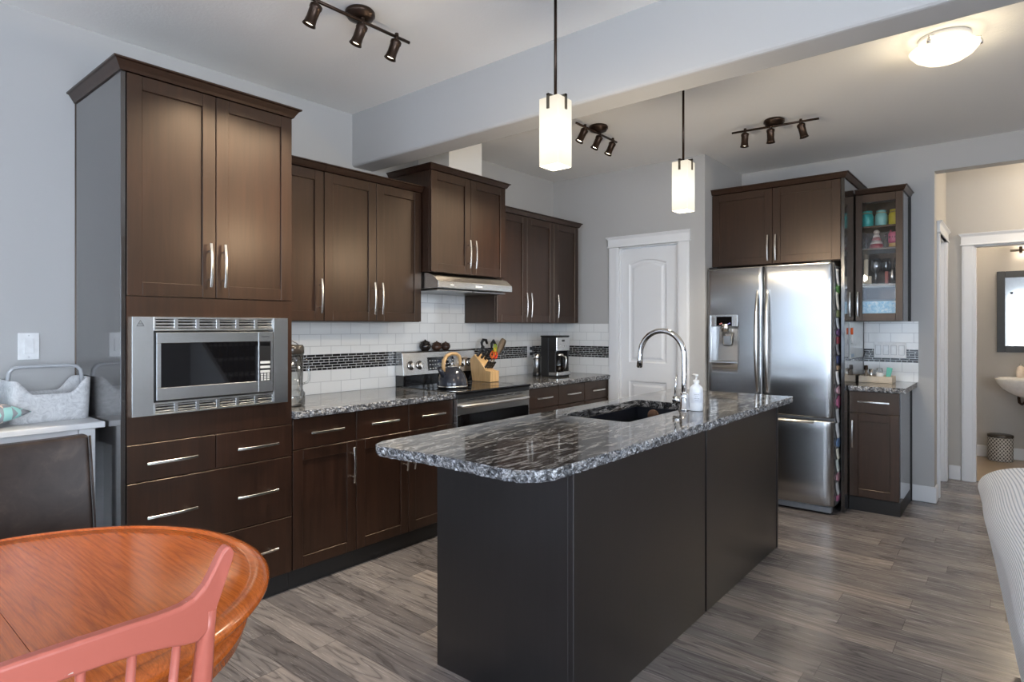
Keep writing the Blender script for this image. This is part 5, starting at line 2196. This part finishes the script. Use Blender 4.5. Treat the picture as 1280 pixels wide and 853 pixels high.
zb_ = .9408
rows = []
for k in range(7):
    f_ = k / 6
    rows.append([(.1735 + (x - .1735) * (.95 + .05 * f_), .741 + (y - .741) * (.955 + .045 * f_), zb_ + (rimz(y) - zb_) * f_) for x, y in P])
mb = MB()
V = mb.grid(rows, True, True)
mb.f(V[0][::-1])
mb.build('felt_body', M['felt'], bk, solid=.006)
mb = MB()
hz = 1.172
mb.tube([(.1735, oy0 + .014, 1.065), (.1735, oy0 + .012, 1.12), (.1735, oy0 + .016, 1.150), (.1735, oy0 + .030, 1.167), (.1735, oy0 + .060, hz),
         (.1735, oy1 - .060, hz), (.1735, oy1 - .030, 1.167), (.1735, oy1 - .016, 1.150), (.1735, oy1 - .012, 1.12), (.1735, oy1 - .014, 1.065)], .008, 10)
mb.build('tube_handle', paint('handle_grey', (.42, .43, .45), .5), bk)
mb = MB()
mb.box(ox1 + .0005, ox1 + .003, .788, .7895, .948, 1.050)
mb.build('seam', paint('seam_grey', (.62, .62, .63), .9), bk)

cu = thing('cushion', 'teal and grey chevron cushion lying on the console', 'cushion', (.25, .44, .9405))
rows = []
NX, NY = 20, 20
cx_, cy_ = .285, .366
for s_ in (1, -1):
    rows = []
    for i in range(NY + 1):
        row = []
        for j in range(NX + 1):
            u = j / NX * 2 - 1
            v = i / NY * 2 - 1
            e = max(0, (1 - abs(u) ** 3)) * max(0, (1 - abs(v) ** 3))
            pin = 1 - .07 * (abs(u) ** 2 + abs(v) ** 2 - 2 * (abs(u) * abs(v)) ** 2)
            row.append((cx_ + u * .195 * pin, cy_ + v * .222 * pin, .996 + s_ * .055 * e ** .45))
        rows.append(row)
    if s_ == 1:
        mb = MB()
    mb.grid(rows)
bmesh.ops.rotate(mb.bm, verts=mb.bm.verts, cent=(cx_, cy_, .98), matrix=Matrix.Rotation(R(33), 3, 'Z'))
bmesh.ops.remove_doubles(mb.bm, verts=mb.bm.verts, dist=.0005)
mb.build('cover', M['chevron'], cu)

lc = thing('dining_chair', 'dark brown leather parsons chair behind the oak table', 'chair', (.95, .515, 0))
rows = []
yc, hw_ = .512, .223
for k in range(15):
    f_ = k / 14
    z_ = .40 + (.935 - .40) * f_
    xb = .85 - .085 * f_ ** 1.3
    row = []
    for j in range(25):
        t = j / 24 * 2 - 1
        bow = .022 * (1 - t * t)
        row.append((xb - bow + .012, yc + t * hw_, z_ + (.008 * (t * t) if k == 14 else 0)))
    rows.append(row)
back = [[(x - .055, y, z_) for x, y, z_ in r] for r in rows]
mb = MB()
A = mb.grid(rows)
B = mb.grid(back)
for i in range(14):
    for j in (0, -1):
        mb.f([A[i][j], A[i + 1][j], B[i + 1][j], B[i][j]])
for j in range(24):
    mb.f([A[-1][j], A[-1][j + 1], B[-1][j + 1], B[-1][j]])
    mb.f([A[0][j], A[0][j + 1], B[0][j + 1], B[0][j]])
mb.build('backrest', M['leather'], lc, .012, 3)
mb = MB()
mb.tube([(r[-1][0] + .001, r[-1][1] + .0015, r[-1][2] - .004) for r in rows], .004, 8)
mb.tube([(r[0][0] + .001, r[0][1] - .0015, r[0][2] - .004) for r in rows], .004, 8)
mb.build('piping', M['leather'], lc)
mb = MB()
mb.box(.80, 1.21, .295, .73, .37, .47)
mb.build('seat', M['leather'], lc, .03, 3)
for (x, y) in ((.81, .30), (.81, .685), (1.155, .30), (1.155, .685)):
    mb = MB()
    mb.box(x, x + .04, y, y + .04, .001, .3695)
    mb.build('leg', M['kick'], lc, .003)

# oak pedestal table with a leaf
tb = thing('dining_table', 'orange oak pedestal dining table with rounded ends', 'table', (1.785, .13, 0))
tcx, tr_, ya, ybb = 1.785, .536, .287, -.02
eprof = [(-.10, .7590), (-.050, .7590), (-.046, .7565), (-.040, .7565), (-.034, .7595), (-.016, .7570), (-.004, .7490), (0, .7420), (-.002, .7350), (-.010, .7300), (-.022, .7285), (-.10, .7280)]


def half(cy, sgn, name):
    rows = []
    for off, z_ in eprof:
        row = []
        for k in range(41):
            a = math.pi * k / 40
            row.append((tcx + (tr_ + off) * math.cos(a), cy + sgn * ((tr_ + off) * math.sin(a) + .0006), z_))
        rows.append(row)
    mb = MB()
    V = mb.grid(rows, True, False)
    mb.f(V[0])
    mb.f(V[-1])
    mb.f([r[0] for r in V] + [r[-1] for r in V][::-1])
    return mb.build(name, M['oak'], tb)


half(ya, 1, 'tabletop')
half(ybb, -1, 'tabletop')
rows = []
for off, z_ in eprof:
    rows.append([(tcx + tr_ + off, ya - .0006, z_), (tcx - tr_ - off, ya - .0006, z_)])
mb = MB()
A = [[mb.v((tcx + (tr_ + off), y, z_)) for off, z_ in eprof] + [mb.v((tcx - (tr_ + off), y, z_)) for off, z_ in eprof[::-1]] for y in (ya - .0006, ybb + .0006)]
n_ = len(A[0])
for j in range(n_):
    mb.f([A[0][j], A[0][(j + 1) % n_], A[1][(j + 1) % n_], A[1][j]])
mb.f(A[0])
mb.f(A[1])
mb.build('leaf', M['oak'], tb)
aprof = [(-.055, .7275), (-.048, .718), (-.052, .708), (-.056, .704), (-.056, .672), (-.050, .668), (-.046, .660), (-.050, .652), (-.056, .648), (-.056, .628), (-.064, .622), (-.075, .622), (-.075, .7275)]
rows = []
for off, z_ in aprof:
    row = []
    for k in range(41):
        a = math.pi * k / 40
        row.append((tcx + (tr_ + off) * math.cos(a), ya + (tr_ + off) * math.sin(a), z_))
    for k in range(41):
        a = math.pi + math.pi * k / 40
        row.append((tcx + (tr_ + off) * math.cos(a), ybb + (tr_ + off) * math.sin(a), z_))
    rows.append(row)
mb = MB()
mb.grid(rows + [rows[0]], True, True)
mb.build('apron', M['oak'], tb)
mb = MB()
mb.lathe([(.0, .727), (.15, .727), (.15, .69), (.07, .66), (.06, .60), (.085, .48), (.10, .38), (.075, .28), (.085, .20), (.085, .12), (0, .12)], (tcx, .133, 0), 28)
mb.build('pedestal', M['oak'], tb)
for k in range(4):
    a = R(45 + 90 * k)
    c_, s_ = math.cos(a), math.sin(a)
    mb = MB()
    mb.tube([(tcx + c_ * .06, .133 + s_ * .06, .22), (tcx + c_ * .18, .133 + s_ * .18, .20), (tcx + c_ * .33, .133 + s_ * .33, .10), (tcx + c_ * .42, .133 + s_ * .42, .035), (tcx + c_ * .46, .133 + s_ * .46, .032)], [.04, .038, .032, .028, .030], 12)
    mb.build('foot', M['oak'], tb)

# coral spindle-back chair in the foreground
cc = thing('dining_chair', 'coral painted spindle-back chair at the oak table, nearest the camera', 'chair', (2.20, .235, 0))
ycn = .235


def backx(y, z_):
    return 2.372 + .046 * (z_ - .45) / .5 + .020 * (1 - ((y - ycn) / .22) ** 2)


half_ = [((0, .862), (0, .911)), ((.03, .862), (.03, .911)), ((.06, .861), (.06, .910)), ((.09, .858), (.09, .909)), ((.12, .853), (.12, .907)), ((.15, .846), (.145, .906)), ((.175, .838), (.167, .907)),
         ((.195, .834), (.186, .912)), ((.209, .842), (.203, .925)), ((.221, .866), (.215, .944)), ((.232, .898), (.224, .961)), ((.242, .930), (.231, .974)), ((.248, .952), (.238, .980)), ((.2505, .966), (.244, .979))]
rows = []
for (pb, pt) in [((-p[0][0], p[0][1]), (-p[1][0], p[1][1])) for p in half_[:0:-1]] and [((-p[0][0], p[0][1]), (-p[1][0], p[1][1])) for p in half_[:0:-1]] + half_:
    row = []
    for (f_, dx0) in ((0, -.004), (.05, -.011), (.95, -.011), (1, -.007), (1, .007), (.95, .011), (.05, .011), (0, .004)):
        y = ycn + pb[0] + (pt[0] - pb[0]) * f_
        z_ = pb[1] + (pt[1] - pb[1]) * f_
        row.append((backx(min(max(y, ycn - .225), ycn + .225), z_) + dx0, y, z_))
    rows.append(row)
mb = MB()
V = mb.grid(rows, False, True)
mb.f(V[0])
mb.f(V[-1])
for fc_ in mb.bm.faces:
    fc_.smooth = False
mb.build('crest_rail', M['coral_worn'], cc, .003, 2)
for s_ in (-1, 1):
    mb = MB()
    rows = []
    for k in range(13):
        z_ = .44 + (.880 - .44) * k / 12
        y = ycn + s_ * (.196 + .022 * (z_ - .44) / .5)
        w = .0115 + .005 * math.sin(math.pi * min(1, k / 11))
        x = backx(ycn + s_ * .21, z_)
        rows.append([(x - .010, y - w, z_), (x + .002, y - w * 1.05, z_), (x + .011, y - w * .6, z_), (x + .011, y + w * .6, z_), (x + .002, y + w * 1.05, z_), (x - .010, y + w, z_)])
    V = mb.grid(rows, True, True)
    mb.f(V[0])
    mb.f(V[-1])
    mb.build('back_post', M['coral'], cc)
for k in range(6):
    y = ycn - .140 + k * .056
    yt = ycn - .165 + k * .066
    zt_ = .866 - .03 * ((yt - ycn) / .22) ** 2
    mb = MB()
    mb.tube([(2.350, y, .44), (backx((y + yt) / 2, .65), (y + yt) / 2, .65), (backx(yt, zt_), yt, zt_ + .006)], [.0065, .0085, .0062], 12)
    mb.build('spindle', M['coral'], cc)
rows = []
mb = MB()
for (off, z_) in ((-.05, .452), (0, .458), (.010, .448), (.008, .430), (-.03, .418)):
    row = []
    for k in range(36):
        a = 2 * math.pi * k / 36
        c_, s_ = math.cos(a), math.sin(a)
        row.append((2.18 + (.205 + off) * math.copysign(abs(c_) ** .75, c_), ycn + (.225 + off) * math.copysign(abs(s_) ** .75, s_), z_))
    rows.append(row)
V = mb.grid(rows, True, True)
mb.f(V[0])
mb.f(V[-1])
mb.build('seat', M['coral'], cc)
for (sx_, sy_) in ((1, 1), (1, -1), (-1, 1), (-1, -1)):
    mb = MB()
    mb.tube([(2.18 + sx_ * .14, ycn + sy_ * .15, .42), (2.18 + sx_ * .165, ycn + sy_ * .175, .22), (2.18 + sx_ * .19, ycn + sy_ * .20, .001)], [.016, .019, .013], 12)
    mb.build('leg', M['coral'], cc)
for sy_ in (-1, 1):
    mb = MB()
    mb.tube([(2.18 - .168, ycn + sy_ * .178, .20), (2.18, ycn + sy_ * .178, .20), (2.18 + .168, ycn + sy_ * .178, .20)], [.009, .012, .009], 10)
    mb.build('stretcher', M['coral'], cc)

# sofa with a ribbed throw over its back, at the right edge
sf = thing('sofa', 'grey sofa at the right edge seen from behind', 'sofa', (4.005, 2.2, 0), R(5.5))


def L(p):
    return world(sf) @ Vector(p)


def sbox(nm, b, bev=.05):
    mb = MB(world(sf))
    mb.box(*b)
    return mb.build(nm, M['sofa'], sf, bev, 4)


sbox('back', (-.465, -.25, -.82, .94, .08, .690), .06)
sbox('seat', (-.225, .45, -.64, .77, .14, .44), .05)
sbox('arm', (-.225, .45, .775, .95, .10, .60), .05)
sbox('arm', (-.225, .45, -.82, -.645, .10, .60), .05)
for x in (-.40, .40):
    for y in (-.77, .88):
        mb = MB(world(sf))
        mb.lathe([(0, .001), (.02, .001), (.026, .10), (0, .10)], (x, y, 0), 12)
        mb.build('foot', M['kick'], sf)
th = None
mb = MB(world(sf))
rows = []
NU, NV = 110, 60
ctrl = [(.122, .06), (.092, .22), (.066, .36), (.040, .50), (.020, .60), (.006, .665), (.0, .695), (.008, .722), (.030, .745), (.075, .768), (.150, .785), (.225, .778), (.290, .755), (.340, .715), (.362, .65), (.368, .55), (.370, .42)]


def along(c, t):
    q = t * (len(c) - 1)
    i = min(int(q), len(c) - 2)
    g = q - i
    p0, p1, p2, p3 = c[max(i - 1, 0)], c[i], c[i + 1], c[min(i + 2, len(c) - 1)]
    return [.5 * ((2 * b1) + (-a1 + c1) * g + (2 * a1 - 5 * b1 + 4 * c1 - d1) * g * g + (-a1 + 3 * b1 - 3 * c1 + d1) * g ** 3) for a1, b1, c1, d1 in zip(p0, p1, p2, p3)]


for i in range(NV + 1):
    v = i / NV
    row = []
    for j in range(NU + 1):
        u = j / NU
        dx1, Z = along(ctrl, u)
        if v < .86:
            y = -.90 + 1.86 * v / .86
            drop = 0
            k_ = 0
        else:
            a = (v - .86) / .14
            y = .96 + .035 * math.sin(min(1, a * 1.6) * math.pi / 2)
            drop = max(0, a - .22) / .78
            k_ = a
        Z0_ = Z
        Z = Z - (Z - .06) * drop if Z > .42 else Z
        X = -.604 + dx1 + .19 * (Z0_ - Z) * max(0, 1 - dx1 / .30) + (.185 - dx1) * .06 * k_ + .006 * math.sin(y * 7 + u * 5)
        row.append((X, y, Z))
    rows.append(row)
mb.grid(rows, True, False, uv=lambda a, b: (b / NU * 100.0, a / NV))
o = mb.build('throw_blanket', M['rib'], None, solid=.008)
tag(o, 'pale ribbed throw draped over the sofa back at right', 'blanket')

# ------------------------------------------------------------------ staircase across the room (seen mirrored in the microwave door)
sc2 = thing('staircase', 'carpeted staircase with black balusters across the room', 'staircase', (5.4, 3.9, 0))
for k in range(7):
    mb = MB()
    x = 4.75 + k * .26
    mb.box(x, 6.59, 3.66, 4.60, .001 + k * .185, (k + 1) * .185 - .03)
    mb.build('riser', M['carpet'], sc2, .008, 2)
    mb = MB()
    mb.box(x - .02, 6.59, 3.66, 4.60, (k + 1) * .185 - .03, (k + 1) * .185)
    mb.build('tread', paint('pale_nosing', (.40, .37, .33), .8), sc2, .012, 3)
mb = MB()
mb.prism([(4.70, .001), (6.59, .001), (6.59, 1.36), (4.70, .05)], 3.60, 3.655, 'y')
mb.build('stringer', M['white'], sc2, .004)
mb = MB()
mb.box(4.66, 4.75, 3.585, 3.655, .001, 1.12)
mb.build('newel_post', M['white'], sc2, .006)
for k in range(12):
    mb = MB()
    x = 4.84 + k * .14
    zb2 = .12 + (x - 4.70) * .69
    mb.tube([(x, 3.628, zb2), (x, 3.628, zb2 + .86)], .008, 8)
    if k % 3 == 1:
        mb.lathe([(.008, -.03), (.020, 0), (.008, .03)], (x, 3.628, zb2 + .45), 10)
    mb.build('baluster', M['black'], sc2)
mb = MB()
mb.tube([(4.70, 3.628, 1.06), (6.55, 3.628, 2.33)], .028, 10)
mb.build('handrail', M['wood'], sc2)
